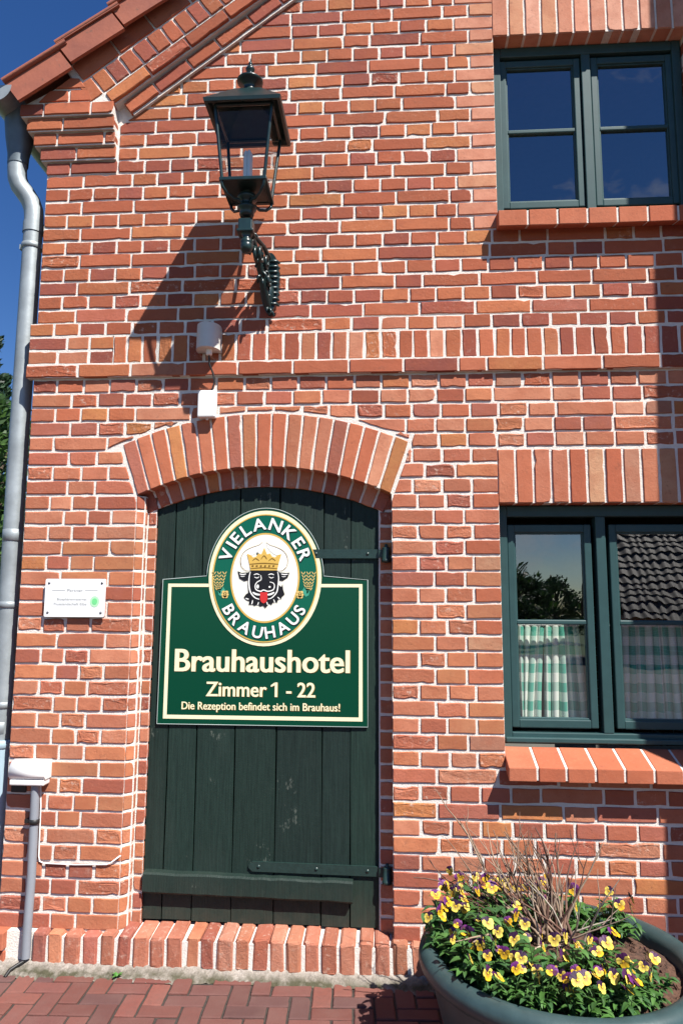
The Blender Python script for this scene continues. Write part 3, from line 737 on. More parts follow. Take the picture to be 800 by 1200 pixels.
# gutter and downpipe
gt = thing('gutter', 'half round zinc gutter with its end cap under the tiled eaves', 'gutter', (-2.105, 0, 4.43))
g = MB(); GX, GZ, GR = 0, 0, .082; n = 16; ys = [-.135, 6]
vv = [(GR*math.cos(math.pi+math.pi*k/n), y, GR*math.sin(math.pi+math.pi*k/n)*1.05) for y in ys for k in range(n+1)]
g.add(vv, [(k, k+1, n+2+k, n+1+k) for k in range(n)], (1,1,1,0), 0, True)
vv = [(.94*GR*math.cos(math.pi+math.pi*k/n), y, .94*GR*math.sin(math.pi+math.pi*k/n)*1.05) for y in ys for k in range(n+1)]
g.add(vv, [(n+1+k, n+2+k, k+1, k) for k in range(n)], (1,1,1,0), 0, True)
g.tube([(-.085,-.135,.0),(-.085,6,.0)], .011, 8); g.tube([(.083,-.135,.0),(.083,6,.0)], .006, 8)
g.build('trough', ZINC, gt)
g = MB(); vv = [(GR*1.04*math.cos(math.pi+math.pi*k/n), -.137, GR*1.04*math.sin(math.pi+math.pi*k/n)*1.05) for k in range(n+1)]
g.prism([(p[0], p[2]) for p in vv], lambda u, v, d: (u, -.135-d, v), 0, .004); g.build('end_cap', ZINC, gt)
g = MB(); g.lathe([(.084,-.055),(.083,-.10),(.072,-.20),(.056,-.29),(.054,-.345)], (.045, .05, 0), 24); g.build('outlet', ZINCSHADE, gt)
dp = thing('downpipe', 'grey zinc downpipe with an offset bend left of the house corner', 'downpipe', (-1.968, .09, 0))
PX, PY = 0, 0
g = MB(); pth = []
P0, P1 = Vector((-.092, -.04, 4.12)), Vector((0, 0, 3.70))
pth = [P0, Vector((-.094,-.04,4.06)), Vector((-.09,-.038,4.01)), Vector((-.075,-.032,3.965)), Vector((-.045,-.02,3.925)), Vector((-.02,-.01,3.885)), Vector((-.005,-.002,3.84)), Vector((0,0,3.79)), P1]
g.tube(pth, .051, 20, cap=False); g.tube([(0,0,3.76),(0,0,3.70)], .0545, 20, cap=False); g.build('offset_bend', ZINC, dp)
g = MB(); g.tube([(0,0,3.72),(0,0,2.4),(.012,0,.93)], .050, 22, cap=False); g.build('pipe', ZINC, dp)
for z, x in ((3.62, 0), (1.66, .007), (1.16, .010)):
    g = MB(); g.lathe([(.051,.016),(.055,.014),(.055,-.014),(.051,-.016)], (x, 0, z), 22); g.box(x-.066, x-.05, -.012, .012, z-.014, z+.014); g.box(x+.05, x+.10, -.006, .006, z-.012, z+.012); g.build('clamp', ZINC, dp)
for z in (2.02, 1.05):
    g = MB(); g.lathe([(.050,.03),(.0535,.028),(.0535,-.03),(.050,-.032)], (.006, 0, z), 22); g.build('collar', ZINC, dp)
g = MB(); g.tube([(.012,0,.99),(.012,0,0)], .060, 22, cap=True); g.lathe([(.060,.99),(.066,.985),(.066,.955),(.060,.95)], (.012,0,0), 22); g.build('standpipe', PIPEBLUE, dp)

# ------------------------------------------------------------------ ground
gm = MB(); gm.add([(-400,-400,-.03),(400,-400,-.03),(400,400,-.03),(-400,400,-.03)], [(0,1,2,3)]); kind(gm.build('lawn', GRASS), 'structure')
ys_ = MB(); ys_.add([(-9,-26,-.012),(9,-26,-.012),(9,-.02,-.012),(-9,-.02,-.012)], [(0,1,2,3)], (1,1,1,0), 1)
pr = random.Random(5); a = .089
Pg = lambda u, v, d: (u, v, d-.004)
ptint = [(.150,.056,.046),(.165,.058,.046),(.130,.054,.047),(.15,.062,.052),(.10,.048,.044),(.185,.066,.050)]
ang = math.radians(3); ca, sa = math.cos(ang), math.sin(ang)
def paver(u0, v0, u1, v1):
    g_ = .0035; pl = [(u0+g_,v0+g_),(u1-g_,v0+g_),(u1-g_,v1-g_),(u0+g_,v1-g_)]
    pl = [(x*ca-y*sa, x*sa+y*ca) for x, y in pl]
    cx = sum(p[0] for p in pl)/4; cy = sum(p[1] for p in pl)/4
    if not (-4.2 < cx < 4.2 and -4.2 < cy < -.06): return
    t = pr.choice(ptint); f = pr.uniform(.8, 1.15)
    dz = pr.uniform(-.003,.003)
    brick(ys_, lambda u, v, d: (u, v, d-.004+dz), pl, .0, -.014, (t[0]*f, t[1]*f, t[2]*f, .1), pr, 0, .004)
for r_ in range(-70, 70):
    for q_ in range(-36, 36):
        x = (r_ + q_*4)*a; y = r_*a
        paver(x, y, x+2*a, y+a); paver(x+2*a, y-a+0*a, x+3*a, y+a)
kind(ys_.build('brick_pavement', [PAVER, SAND]), 'structure')

fb = MB(); vv = []; nx = 300; prof = [(-.020,.035),(-.050,.024),(-.068,.015),(-.086,.007),(-.105,.001),(-.13,-.010)]
fr = random.Random(3)
for i in range(nx+1):
    x = -2.6+4.66*i/nx
    e = .012*math.sin(x*3.1)+.008*math.sin(x*11)
    for k, (y, z) in enumerate(prof):
        f = k/5; vv.append((x+fr.uniform(-.004,.004), y - f*e + fr.uniform(-.006,.006), z+fr.uniform(-.005,.005)))
c = len(prof); fb.add(vv, [(i*c+k, i*c+k+1, (i+1)*c+k+1, (i+1)*c+k) for i in range(nx) for k in range(c-1)], (1,1,1,0), 0, True)
kind(fb.build('concrete_kerb', CONC), 'structure')

# low wall at the left
lw = MB(); lr = random.Random(9)
lw.box(-3.4, -1.802, -.048, .295, -.02, .143, (1,1,1,0), 1)
lw.box(-1.80, -1.655, -.038, .02, -.02, .146, (1,1,1,0), 1)
for z0, z1, yf, o_ in ((.012,.062,-.055,0),(.072,.150,-.075,.13)):
    x = -1.795+.0
    x1 = x
    while x1 > -3.4:
        wd = .25; lw.bevbox(x1-wd+.01, x1, yf, .3, z0, z1, .004, tint_for(1, lr, 'new'), 0, .0008, lr); x1 -= wd
tag(lw.build('low_wall', [BRICK, MORTAR]), 'low wall of two smooth red brick courses at the foot of the downpipe', 'wall')
# ------------------------------------------------------------------ more objects follow

# ------------------------------------------------------------------ writing helpers
FC = None
def glyph(txt, bold=0.0):
    """flat outline of some text as (verts, faces) at size 1"""
    cu = bpy.data.curves.new('t', 'FONT'); cu.body = txt; cu.size = 1; cu.offset = bold; cu.resolution_u = 4; cu.fill_mode = 'FRONT'
    ob = bpy.data.objects.new('t', cu); COL.objects.link(ob)
    dg = bpy.context.evaluated_depsgraph_get(); me = bpy.data.meshes.new_from_object(ob.evaluated_get(dg))
    v = [(p.co.x, p.co.y) for p in me.vertices]; f = [tuple(q.vertices) for q in me.polygons]
    bpy.data.objects.remove(ob); bpy.data.curves.remove(cu); bpy.data.meshes.remove(me)
    return v, f
def put_glyph(mb, vf, fn):
    v, f = vf; pts = [fn(x, y) for x, y in v]
    ff = []
    for q in f:
        a, b, c = Vector(pts[q[0]]), Vector(pts[q[1]]), Vector(pts[q[2]])
        ff.append(q if (b-a).cross(c-a).y < 0 else tuple(reversed(q)))
    mb.add(pts, ff)
def fit_text(mb, txt, x0, x1, zb, cap, y, bold=.02, heavy=0):
    v, f = glyph(txt, bold); H = max(p[1] for p in glyph('H', bold)[0]); xa, xb = min(p[0] for p in v)-heavy, max(p[0] for p in v)+heavy
    for k, dx in enumerate((-heavy, 0, heavy) if heavy else (0,)):
        put_glyph(mb, (v, f), lambda x, yy: (x0+(x+dx-xa)*(x1-x0)/(xb-xa), y-.0001*k, zb+yy*cap/H))

# ------------------------------------------------------------------ hotel sign on the door
sign = thing('hotel_sign', 'dark green brewery hotel sign with bull crest and cream lettering on the door', 'sign', (-.634, .0788, 1.436))
SX, SZ = .00434, .00423
sp = lambda px, py: ((px-311)*SX, (764.5-py)*SZ)
def flat(name, polys, m, lay, parent, th=.0012):
    b = MB(); y = -.0012*lay
    for pl in polys:
        pts = [sp(*p) for p in pl]; ar = sum(pts[i][0]*pts[(i+1)%len(pts)][1]-pts[(i+1)%len(pts)][0]*pts[i][1] for i in range(len(pts)))
        if ar < 0: pts = pts[::-1]
        b.add([(p[0], y, p[1]) for p in pts], [tuple(range(len(pts)))])
    return b.build(name, m, parent)
def ell(cx, cy, a, b, n=64, t0=0, t1=360): return [(cx+a*math.cos(math.radians(t0+(t1-t0)*i/n)), cy-b*math.sin(math.radians(t0+(t1-t0)*i/n))) for i in range(n + (0 if t1-t0 == 360 else 1))]
def ellring(name, cx, cy, a0, b0, a1, b1, m, lay, parent, n=72):
    b = MB(); y = -.0012*lay; o = [sp(*p) for p in ell(cx, cy, a1, b1, n)]; i_ = [sp(*p) for p in ell(cx, cy, a0, b0, n)]
    b.add([(p[0], y, p[1]) for p in o+i_], [(k, (k+1)%n, n+(k+1)%n, n+k) for k in range(n)]); return b.build(name, m, parent)
EC = (311.5, 678.0)
panel_pts = [(191,680.5),(190.4,849),(431,849),(430.6,680.5)] + [p for p in ell(EC[0], EC[1]+1, 68.5, 84.5, 48, 2, 178)]
pts = [sp(*p) for p in panel_pts]
b = MB(); b.prism(pts, lambda u, v, d: (u, -d, v), -.006, .0); panel = b.build('panel', SG, sign)
b = MB(); b.tube([(p[0], -.0005, p[1]) for p in pts+[pts[0]]], .0022, 6, cap=False); b.build('panel_edge', SEDGE, sign)
flat('border', [[(197.6,685.4),(250,685.4),(250,689.2),(201.5,689.2),(201.5,838.4),(197.2,842.8)], [(197.2,842.8),(201.5,838.4),(420.8,838.4),(425,842.8)], [(425,842.8),(420.8,838.4),(420.8,689.2),(374,689.2),(374,685.4),(424.6,685.4)]], CREAM, 1, sign)
flat('crest_field', [ell(*EC, 66, 80.5)], CREAM, 2, sign)
flat('crest_ring', [ell(*EC, 61, 75.5)], SGR, 3, sign)
ellring('gold_line', *EC, 60.4, 74.9, 61.8, 76.2, GOLD, 4, sign); ellring('gold_line', *EC, 38.6, 51.4, 40.6, 53.4, GOLD, 4, sign)
flat('crest_centre', [ell(*EC, 38.8, 51.6)], SIVORY, 4, sign)
Z_ = lambda u, v: (235+u/5.333, 590+v/5.333)
def zp(l): return [Z_(u, v) for u, v in l]
def ribbon(pts_, wd):
    out = []; P_ = [Vector(p) for p in pts_]
    # smooth the path
    S = [];
    for i in range(len(P_)-1):
        p0, p1, p2, p3 = P_[max(i-1,0)], P_[i], P_[i+1], P_[min(i+2,len(P_)-1)]
        for k in range(5):
            t = k/5; S.append(.5*((2*p1)+(p2-p0)*t+(2*p0-5*p1+4*p2-p3)*t*t+(3*p1-p0-3*p2+p3)*t**3))
    S.append(P_[-1]); q = []
    for i, p in enumerate(S):
        t = (S[min(i+1,len(S)-1)]-S[max(i-1,0)]).normalized(); n_ = Vector((-t.y, t.x)); e = wd*(.55+.45*math.sin(math.pi*i/(len(S)-1)))
        q.append((p+n_*e, p-n_*e))
    return [[tuple(Z_(*a[0])), tuple(Z_(*a[1])), tuple(Z_(*b_[1])), tuple(Z_(*b_[0]))] for a, b_ in zip(q[:-1], q[1:])]
mir = lambda l: [(804-u, v) for u, v in l]
hornL = [(390,245),(368,262),(330,275),(290,295),(264,325),(255,362),(262,400),(288,424),(322,426),(318,372),(308,335),(345,318),(368,298),(384,275)]
flat('horn', [zp(hornL)], SWHITE, 5, sign); flat('horn', [zp(mir(hornL))], SWHITE, 5, sign)
flat('horn_outline', ribbon(hornL[:9], 1.6)+ribbon(mir(hornL[:9]), 1.6), GOLDD, 6, sign)
head = [(238,428),(262,440),(306,436),(322,424),(482,424),(500,436),(540,440),(562,438),(552,468),(520,490),(500,486),(496,515),(512,528),(520,510),(524,545),(534,575),(518,590),(512,606),(498,598),(488,628),(470,618),(452,642),(440,632),(416,662),(402,646),(384,652),(368,638),(348,648),(338,640),(312,640),(316,618),(298,612),(280,594),(294,574),(308,566),(304,520),(304,486),(280,492),(250,474)]
flat('bull_head', [zp(head)], SBLACK, 6, sign)
wl = []
for l, wd in (([(318,432),(311,470),(312,520),(322,562),(350,596),(378,606)],4.0), ([(488,432),(495,470),(492,520),(484,562),(455,596),(430,604)],3.6),
              ([(383,455),(386,482),(362,498),(350,520),(356,545),(384,556),(402,548),(430,556),(462,546),(470,522),(462,504),(440,497)],3.6),
              ([(340,452),(358,446),(376,452)],3.0), ([(430,452),(448,446),(466,452)],3.0), ([(344,466),(360,472),(374,464)],2.4), ([(434,464),(450,472),(464,466)],2.4),
              ([(336,562),(356,574),(384,578)],6), ([(424,578),(448,574),(470,562)],6),
              ([(250,446),(270,450),(292,446)],3.4), ([(510,446),(530,450),(552,448)],3.4), ([(256,460),(270,463),(284,460)],2), ([(514,462),(526,464),(540,461)],2),
              ([(292,600),(302,604),(312,606)],3.4), ([(336,612),(334,626),(330,638)],3.4), ([(374,624),(370,636),(368,642)],3), ([(424,622),(428,634),(430,642)],3), ([(466,606),(472,620),(474,626)],3), ([(490,592),(500,600),(504,604)],3.2)):
    wl += ribbon(l, wd)
wl += [zp([(366+8*math.cos(a), 526+13*math.sin(a)) for a in [k*.628 for k in range(10)]]), zp([(440+7*math.cos(a), 528+6*math.sin(a)) for a in [k*.628 for k in range(10)]])]
flat('head_lines', wl, SWHITE, 7, sign)
flat('tongue', [zp([(382,562),(428,562),(428,606),(420,624),(404,632),(390,624),(382,606)])], SRED, 8, sign)
flat('crown', [zp([(294,318),(318,326),(334,342),(352,336),(366,316),(384,322),(402,280),(420,322),(438,316),(452,336),(470,342),(486,326),(510,320),(496,372),(486,424),(318,424),(308,372)])], GOLD, 7, sign)
flat('crown_lines', ribbon([(312,384),(402,378),(492,384)],3)+ribbon([(318,412),(402,406),(486,412)],2.4)+[zp([(u,391),(u+12,390),(u+12,400),(u,401)]) for u in (326,352,378,404,430,456)]+ribbon([(330,362),(350,348),(372,362)],2.6)+ribbon([(432,362),(452,348),(474,362)],2.6)+ribbon([(384,352),(402,330),(420,352)],2.6), GOLDD, 8, sign)
def wheat(cx, cy, tilt, sgn):
    o = []
    for st, lean in ((-22, -.28), (0, 0), (22, .28)):
        for k in range(6):
            for sd in (-1, 1):
                v = -k*20; x = sgn*(st*.5+lean*v*-.8) + sd*7; yy = v+50
                o.append(zp([(cx+x+3.4*math.cos(a)+sd*5.5*math.sin(-a)*-1*-1, cy+yy+9.5*math.sin(a)) for a in [q*.785 for q in range(8)]]))
        o.append(zp([(cx+sgn*st*.5-2, cy+50),(cx+sgn*st*.5+2, cy+50),(cx+8*sgn+2, cy+80),(cx+8*sgn-2, cy+80)]))
    return o
flat('wheat_ears', wheat(122, 490, 0, 1), SHOP, 4, sign); flat('wheat_ears', wheat(680, 490, 0, -1), SHOP, 4, sign)
def hop(cx, cy):
    return [zp([(cx+dx+11*math.cos(a), cy+dy+9*math.sin(a)) for a in [q*.785 for q in range(8)]]) for dx, dy in ((-10,-14),(10,-14),(0,-4),(-13,2),(13,2),(0,12),(-8,16),(8,16))]
flat('hop_leaf', [zp([(115,545),(150,530),(165,555),(140,590),(122,580)])], SLEAF, 4, sign); flat('hop_leaf', [zp([(689,545),(654,530),(639,555),(664,590),(682,580)])], SLEAF, 4, sign)
flat('hop_cone', hop(162, 575)[:1]+hop(162,575)[1:], SHOP, 5, sign); flat('hop_cone', hop(628, 575), SHOP, 5, sign)
def arc_text(name, txt, a, b_, t0, t1, hgt, inward, lay, m, dxy=(0,0), xs=1.0, parent=None):
    mb = MB(); Hc = max(p[1] for p in glyph('H', .02)[0])
    adv = []; gl = []
    for ch in txt:
        g_ = glyph(ch, .02); xs_ = [p[0] for p in g_[0]]; gl.append((g_, min(xs_), max(xs_))); adv.append(max(xs_)-min(xs_)+.16)
    tot = sum(adv); acc = 0; sc_ = hgt/Hc
    # arc length table
    tt = [t0+(t1-t0)*i/200 for i in range(201)]; pos = [(EC[0]+a*math.cos(math.radians(t)), EC[1]-b_*math.sin(math.radians(t))) for t in tt]
    cl = [0]
    for p, q_ in zip(pos[:-1], pos[1:]): cl.append(cl[-1]+math.hypot(q_[0]-p[0], q_[1]-p[1]))
    for (g_, xa, xb), ad in zip(gl, adv):
        s_ = cl[-1]*((acc+ad/2)-adv[0]/2)/(tot-adv[0]/2-adv[-1]/2); acc += ad
        i = min(range(201), key=lambda k: abs(cl[k]-s_)); t = math.radians(tt[i]); c = pos[i]
        nx, ny = math.cos(t)/a, -math.sin(t)/b_; ln = math.hypot(nx, ny); nx, ny = nx/ln, ny/ln
        if inward: nx, ny = -nx, -ny
        ux, uy = -ny, nx                       # reading direction in picture pixels (x right, y down)
        wsc = sc_*xs
        def fn(x, y):
            lx = (x-(xa+xb)/2)*wsc; ly = (y-Hc/2)*sc_
            px = c[0]+dxy[0]+ux*lx+nx*ly; py = c[1]+dxy[1]+uy*lx+ny*ly; q_ = sp(px, py); return (q_[0], -.0012*lay, q_[1])
        put_glyph(mb, g_, fn)
    return mb.build(name, m, sign)
for dx, lay, m in (((.9,.9), 5, SBLACK), ((0,0), 6, SWHITE)):
    nm = 'lettering' if lay == 6 else 'lettering_shadow'
    arc_text(nm, 'VIELANKER', 50.6, 64.6, 155, 25, 14.2, False, lay, m, dx, 1.08); arc_text(nm, 'BRAUHAUS', 50.6, 64.6, 216, 324, 13.4, True, lay, m, dx, 1.0)
for txt, x0, x1, zb, cap, bo in (('Brauhaushotel', 208.6, 410.6, 788, 25.6, .034), ('Zimmer 1 - 22', 246, 371.6, 816.4, 16.4, .030), ('Die Rezeption befindet sich im Brauhaus!', 218.4, 399.6, 831.8, 8.6, .024)):
    for off, lay, m in ((.7, 1, GOLDD), (0, 2, CREAM)):
        mb = MB(); X0, zz = sp(x0+off, zb+off*.6); X1, _ = sp(x1+off, zb)
        fit_text(mb, txt, X0, X1, zz, cap*SZ, -.0012*lay, bo*.3, bo*.46); 
        if txt[0] == 'Z':
            u0 = 324.4+off; pg = [sp(*p) for p in ((u0-3.6,805.2+off*.6),(u0-3.6,803.2+off*.6),(u0+.6,800.1+off*.6),(u0+.9,803.2+off*.6))]; mb.add([(p[0], -.0012*lay-.0003, p[1]) for p in pg], [(3,2,1,0)])
        mb.build('lettering' if lay == 2 else 'lettering_shadow', m, sign)

# ------------------------------------------------------------------ wall lantern
LX, LY = -.680, -.350
lan = thing('wall_lantern', 'dark green old style glass lantern on an ornate iron wall bracket', 'lantern', (LX, 0, 3.3))
lz = lambda z: z-3.3
def fr4(mb, h0, z0, h1, z1, close=False, col=(1,1,1,0)):
    a = [(-h0,LY-h0,z0),(h0,LY-h0,z0),(h0,LY+h0,z0),(-h0,LY+h0,z0)]; b_ = [(-h1,LY-h1,z1),(h1,LY-h1,z1),(h1,LY+h1,z1),(-h1,LY+h1,z1)]
    mb.add(a+b_, [(k, (k+1)%4, 4+(k+1)%4, 4+k) for k in range(4)], col)
b = MB(); E0 = .178
zE = lz(4.0)
fr4(b, E0, zE-.016, E0+.004, zE); fr4(b, E0+.004, zE, .060, zE+.135); fr4(b, E0-.014, zE-.016, E0, zE-.016)
fr4(b, .055, zE+.118, E0-.014, zE-.014); fr4(b, .060, zE+.135, .03, zE+.135)
b.build('roof', LIRON, lan)
b = MB(); zt = lz(4.13)
b.lathe([(.050,-.004),(.050,.012),(.036,.020),(.030,.045),(.034,.058),(.056,.072),(.064,.080),(.064,.086),(.050,.098),(.028,.112),(.015,.122),(.013,.132),(.020,.141),(.023,.151),(.018,.161),(.009,.168),(.008,.176),(.011,.181),(.008,.187),(.0035,.195),(.001,.212)], (0, LY, zt), 24)
b.build('finial', LIRON, lan)
HB, HT, zB, zT = .100, .134, lz(3.640), lz(3.992)
b = MB()
for sx, sy in ((-1,-1),(1,-1),(1,1),(-1,1)):
    b.tube([(sx*HB, LY+sy*HB, zB), (sx*HT, LY+sy*HT, zT)], .0085, 6)
def sq_ring(mb, h, z, r_):
    for sx, sy, tx, ty in ((-1,-1,1,-1),(1,-1,1,1),(1,1,-1,1),(-1,1,-1,-1)): mb.tube([(sx*h,LY+sy*h,z),(tx*h,LY+ty*h,z)], r_, 6)
b.bevbox(-HB-.012, HB+.012, LY-HB-.012, LY-HB+.010, zB-.014, zB+.004, .003); b.bevbox(-HB-.012, HB+.012, LY+HB-.010, LY+HB+.012, zB-.014, zB+.004, .003)
b.bevbox(-HB-.012, -HB+.010, LY-HB+.010, LY+HB-.010, zB-.0135, zB+.0035, .003); b.bevbox(HB-.010, HB+.012, LY-HB+.010, LY+HB-.010, zB-.0135, zB+.0035, .003)
sq_ring(b, HT, zT, .009)
b.box(-HB+.011, HB-.011, LY-HB+.011, LY+HB-.011, zB-.010, zB-.004)
for sx, sy in ((-1,-1),(1,-1),(1,1),(-1,1)):
    b.tube([(sx*(HB+.002), LY+sy*(HB+.002), zB-.008), (sx*.098, LY+sy*.098, zB-.035), (sx*.078, LY+sy*.078, zB-.062), (sx*.052, LY+sy*.052, zB-.074), (sx*.034, LY+sy*.034, zB-.066), (sx*.022,LY+sy*.022,zB-.080)], [.008,.008,.0075,.0075,.008,.009], 8)
b.lathe([(.030,-.02),(.045,-.03),(.048,-.05),(.030,-.058),(.030,-.085),(.046,-.09),(.046,-.10),(.034,-.108),(.036,-.125),(.030,-.14),(.001,-.14)], (0, LY, zB), 20)
b.build('frame', LIRON, lan)
for k, (sx, sy, tx, ty) in enumerate(((-1,-1,1,-1),(1,-1,1,1),(1,1,-1,1),(-1,1,-1,-1))):
    b = MB(); b.add([(sx*HB,LY+sy*HB,zB),(tx*HB,LY+ty*HB,zB),(tx*HT,LY+ty*HT,zT),(sx*HT,LY+sy*HT,zT)], [(0,1,2,3)]); b.build('pane', LGLASS, lan)
b = MB(); b.lathe([(.022,-.03),(.024,.0),(.030,.004),(.030,.055),(.024,.060),(.001,.060)], (0, LY, zB), 16); b.build('lamp_holder', LIRON, lan)
b = MB()
for q_ in range(4):
    a = q_*math.pi/2+.6; cx, cy = .013*math.cos(a), LY+.013*math.sin(a); b.tube([(cx,cy,zB+.058),(cx,cy,zB+.19),(cx*.8,LY+.013*math.sin(a)*.8,zB+.2)], [.010,.010,.006], 10)
b.build('bulb', BULB, lan)
b = MB(); zz = lz(3.455)
b.bevbox(-.034, .034, LY-.034, LY+.034, zz-.036, zz+.026, .006); b.bevbox(-.040, .040, LY-.040, LY+.040, zz-.044, zz-.030, .004)
b.lathe([(.030,-.044),(.020,-.060),(.026,-.075),(.031,-.082),(.031,-.09),(.028,-.095),(.031,-.100),(.029,-.118),(.020,-.136),(.001,-.142)], (.004, LY-.005, zz), 18)
pa = [(.0,LY+.02,zz-.01),(.006,LY+.06,zz-.012),(.014,LY+.11,zz-.03),(.024,LY+.16,zz-.075),(.036,LY+.21,zz-.13),(.044,LY+.25,zz-.19),(.050,LY+.29,zz-.25),(.056,LY+.32,zz-.275)]
b.tube(pa, [.020,.019,.018,.018,.019,.020,.022,.02], 10)
pa = [(.0,LY+.03,zz+.0),(.02,LY+.12,zz+.01),(.045,LY+.22,zz+.01),(.06,LY+.33,zz-.01)]; b.tube(pa, [.014,.012,.012,.016], 8)
# scrolls and curled leaves on the arm
def scroll(c, r0, turns, ax, wd):
    p = []
    for k in range(26):
        a = turns*6.283*k/25; r_ = r0*(1-.72*k/25); p.append((c[0]+ax*wd*(k/25), c[1]+r_*math.cos(a), c[2]+r_*math.sin(a)))
    b.tube(p, .0085, 7)
for sx in (-.010, .014):
    scroll((.030+sx, LY+.13, zz-.085), .050, 1.25, 1, .01); scroll((.044+sx, LY+.215, zz-.075), .042, -1.3, 1, .01); scroll((.052+sx, LY+.255, zz-.16), .040, 1.2, 1, .008)
lr_ = random.Random(4)
for k in range(26):
    t = lr_.random(); i = min(6, int(t*7)); p = Vector(pa[0]); q_ = [(.0,LY+.02,zz-.01),(.014,LY+.11,zz-.03),(.024,LY+.16,zz-.075),(.036,LY+.21,zz-.13),(.044,LY+.25,zz-.19),(.050,LY+.29,zz-.25),(.056,LY+.32,zz-.275)]
    p = Vector(q_[i]).lerp(Vector(q_[min(i+1, 6)]), lr_.random()); d = Vector((lr_.uniform(-.6,.6), lr_.uniform(-.9,.2), lr_.uniform(-.6,.9))).normalized()
    b.tube([p, p+d*.020, p+d*.036+Vector((0,0,-.006)), p+d*.040+Vector((0,.004,-.016))], [.010,.010,.007,.004], 6)
b.build('bracket', LIRON, lan)
b = MB(); cx = .062; out = []
for k in range(44):
    a = 2*math.pi*k/44; zr = math.sin(a); xr = math.cos(a)
    hw_ = .050*(1 - .26*max(0, -zr)**1.5) ; out.append((cx+hw_*xr*(1 if abs(zr) < .75 else 1.0), lz(3.315)+.165*(abs(zr)**.8)*(1 if zr > 0 else -1)))
b.prism(out, lambda u, v, d: (u, -d, v), 0, .040)
for k in range(9):
    z = lz(3.43)-.029*k; b.tube([(cx-.020,-.038,z),(cx+.010,-.042,z+.002),(cx+.036,-.040,z+.002),(cx+.047,-.022,z)], [.006,.009,.009,.007], 8)
b.lathe([(.03,.05),(.036,.03),(.034,.0),(.022,-.05),(.001,-.08)], (cx-.008, -.035, lz(3.24)), 14)
for z in (3.195, 3.44): b.lathe([(.0001,.009),(.007,.007),(.009,0)], (cx+.02, -.034, lz(z)), 8)
b.build('wall_plate', LIRON, lan)

# ------------------------------------------------------------------ small wall fittings
sn = thing('wall_sensor', 'white half round sensor on the brick band in the lantern shadow', 'sensor', (-.925, -.012, 2.94))
b = MB(); n = 20; pr_ = [(.062*math.cos(math.pi+math.pi*k/n), -.03+.075*math.sin(math.pi+math.pi*k/n)) for k in range(n+1)]+[(.062, 0), (-.062, 0)]
lo_, hi_ = 0.012, .143; N_ = len(pr_)
b.add([(x, y, lo_) for x, y in pr_]+[(x*.97, y*.97, hi_) for x, y in pr_], [(k, (k+1)%N_, N_+(k+1)%N_, N_+k) for k in range(N_)]+[tuple(reversed(range(N_))), tuple(range(N_, 2*N_))])
b.build('housing', CREAMPL, sn)
b = MB(); b.lathe([(.016,.012),(.016,-.012),(.013,-.016),(.001,-.016)], (.008, -.05, 0), 14); b.build('gland', WHITEPL, sn)
b = MB(); b.tube([(.008,-.05,-.012),(.010,-.045,-.06),(.028,-.03,-.11),(.036,-.03,-.15),(.026,-.028,-.185),(.018,-.03,-.205)], .0048, 8); b.build('cable', BLACKPL, sn)
jb = MB(); jb.bevbox(-.973, -.881, -.026, -.001, 2.605, 2.745, .006, seg=2); jb.bevbox(-.974, -.880, -.048, -.0275, 2.604, 2.746, .009, seg=3); o = jb.build('junction_box', WHITEPL)
tag(o, 'small white junction box just above the brick door arch', 'electrical box')
jl = MB(); jl.lathe([(.007,.0),(.007,-.012),(.001,-.012)], (-.925, -.025, 2.606), 10); jl.build('gland', WHITEPL, o)

pq = thing('wall_plaque', 'white rectangular plaque with a green dot on the brick pier left of the door', 'plaque', (-1.564, -.020, 1.695))
b = MB(); W2, H2 = .154, .094; pts = []
for cx, cy, a0 in ((W2-.008,H2-.008,0),(-W2+.008,H2-.008,90),(-W2+.008,-H2+.008,180),(W2-.008,-H2+.008,270)):
    pts += [(cx+.008*math.cos(math.radians(a0+q_*22.5)), cy+.008*math.sin(math.radians(a0+q_*22.5))) for q_ in range(5)]
b.prism(pts, lambda u, v, d: (u, -d, v), 0, .005); b.build('panel', PLAQUE, pq)
for sx in (-1, 1):
    for sz in (-1, 1):
        b = MB(); m_ = 12; pr_ = [(.0001,.0085),(.005,.0075),(.0065,.005),(.0065,-.019)]
        b.add([(sx*.135+r_*math.cos(6.283*k/m_), -e, sz*.073+r_*math.sin(6.283*k/m_)) for r_, e in pr_ for k in range(m_)], [(i*m_+k, i*m_+(k+1)%m_, (i+1)*m_+(k+1)%m_, (i+1)*m_+k) for i in range(3) for k in range(m_)], (1,1,1,0), 0, True)
        b.build('screw', SCREW, pq)
b = MB(); fit_text(b, 'Partner', -.040, .040, .030, .015, -.0062, .0); b.add([(-.118,-.0062,.0355),(-.050,-.0062,.0355),(-.050,-.0062,.0375),(-.118,-.0062,.0375)], [(0,1,2,3)]); b.add([(.05,-.0062,.0355),(.116,-.0062,.0355),(.116,-.0062,.0375),(.05,-.0062,.0375)], [(0,1,2,3)])
fit_text(b, 'Biosphärenreservat', -.090, .062, -.012, .012, -.0062, .004); fit_text(b, 'Flusslandschaft Elbe', -.105, .062, -.036, .012, -.0062, .004); b.build('lettering', PLTEXT, pq)
b = MB(); b.add([(.102+.024*math.cos(k*.2618), -.0062, -.018+.027*math.sin(k*.2618)) for k in range(24)], [tuple(range(24))]); b.build('green_ring', GREENR, pq)
b = MB(); b.add([(.102+.014*math.cos(k*.2618), -.0068, -.018+.016*math.sin(k*.2618)) for k in range(24)], [tuple(range(24))]); b.build('green_dot', GREEND, pq)

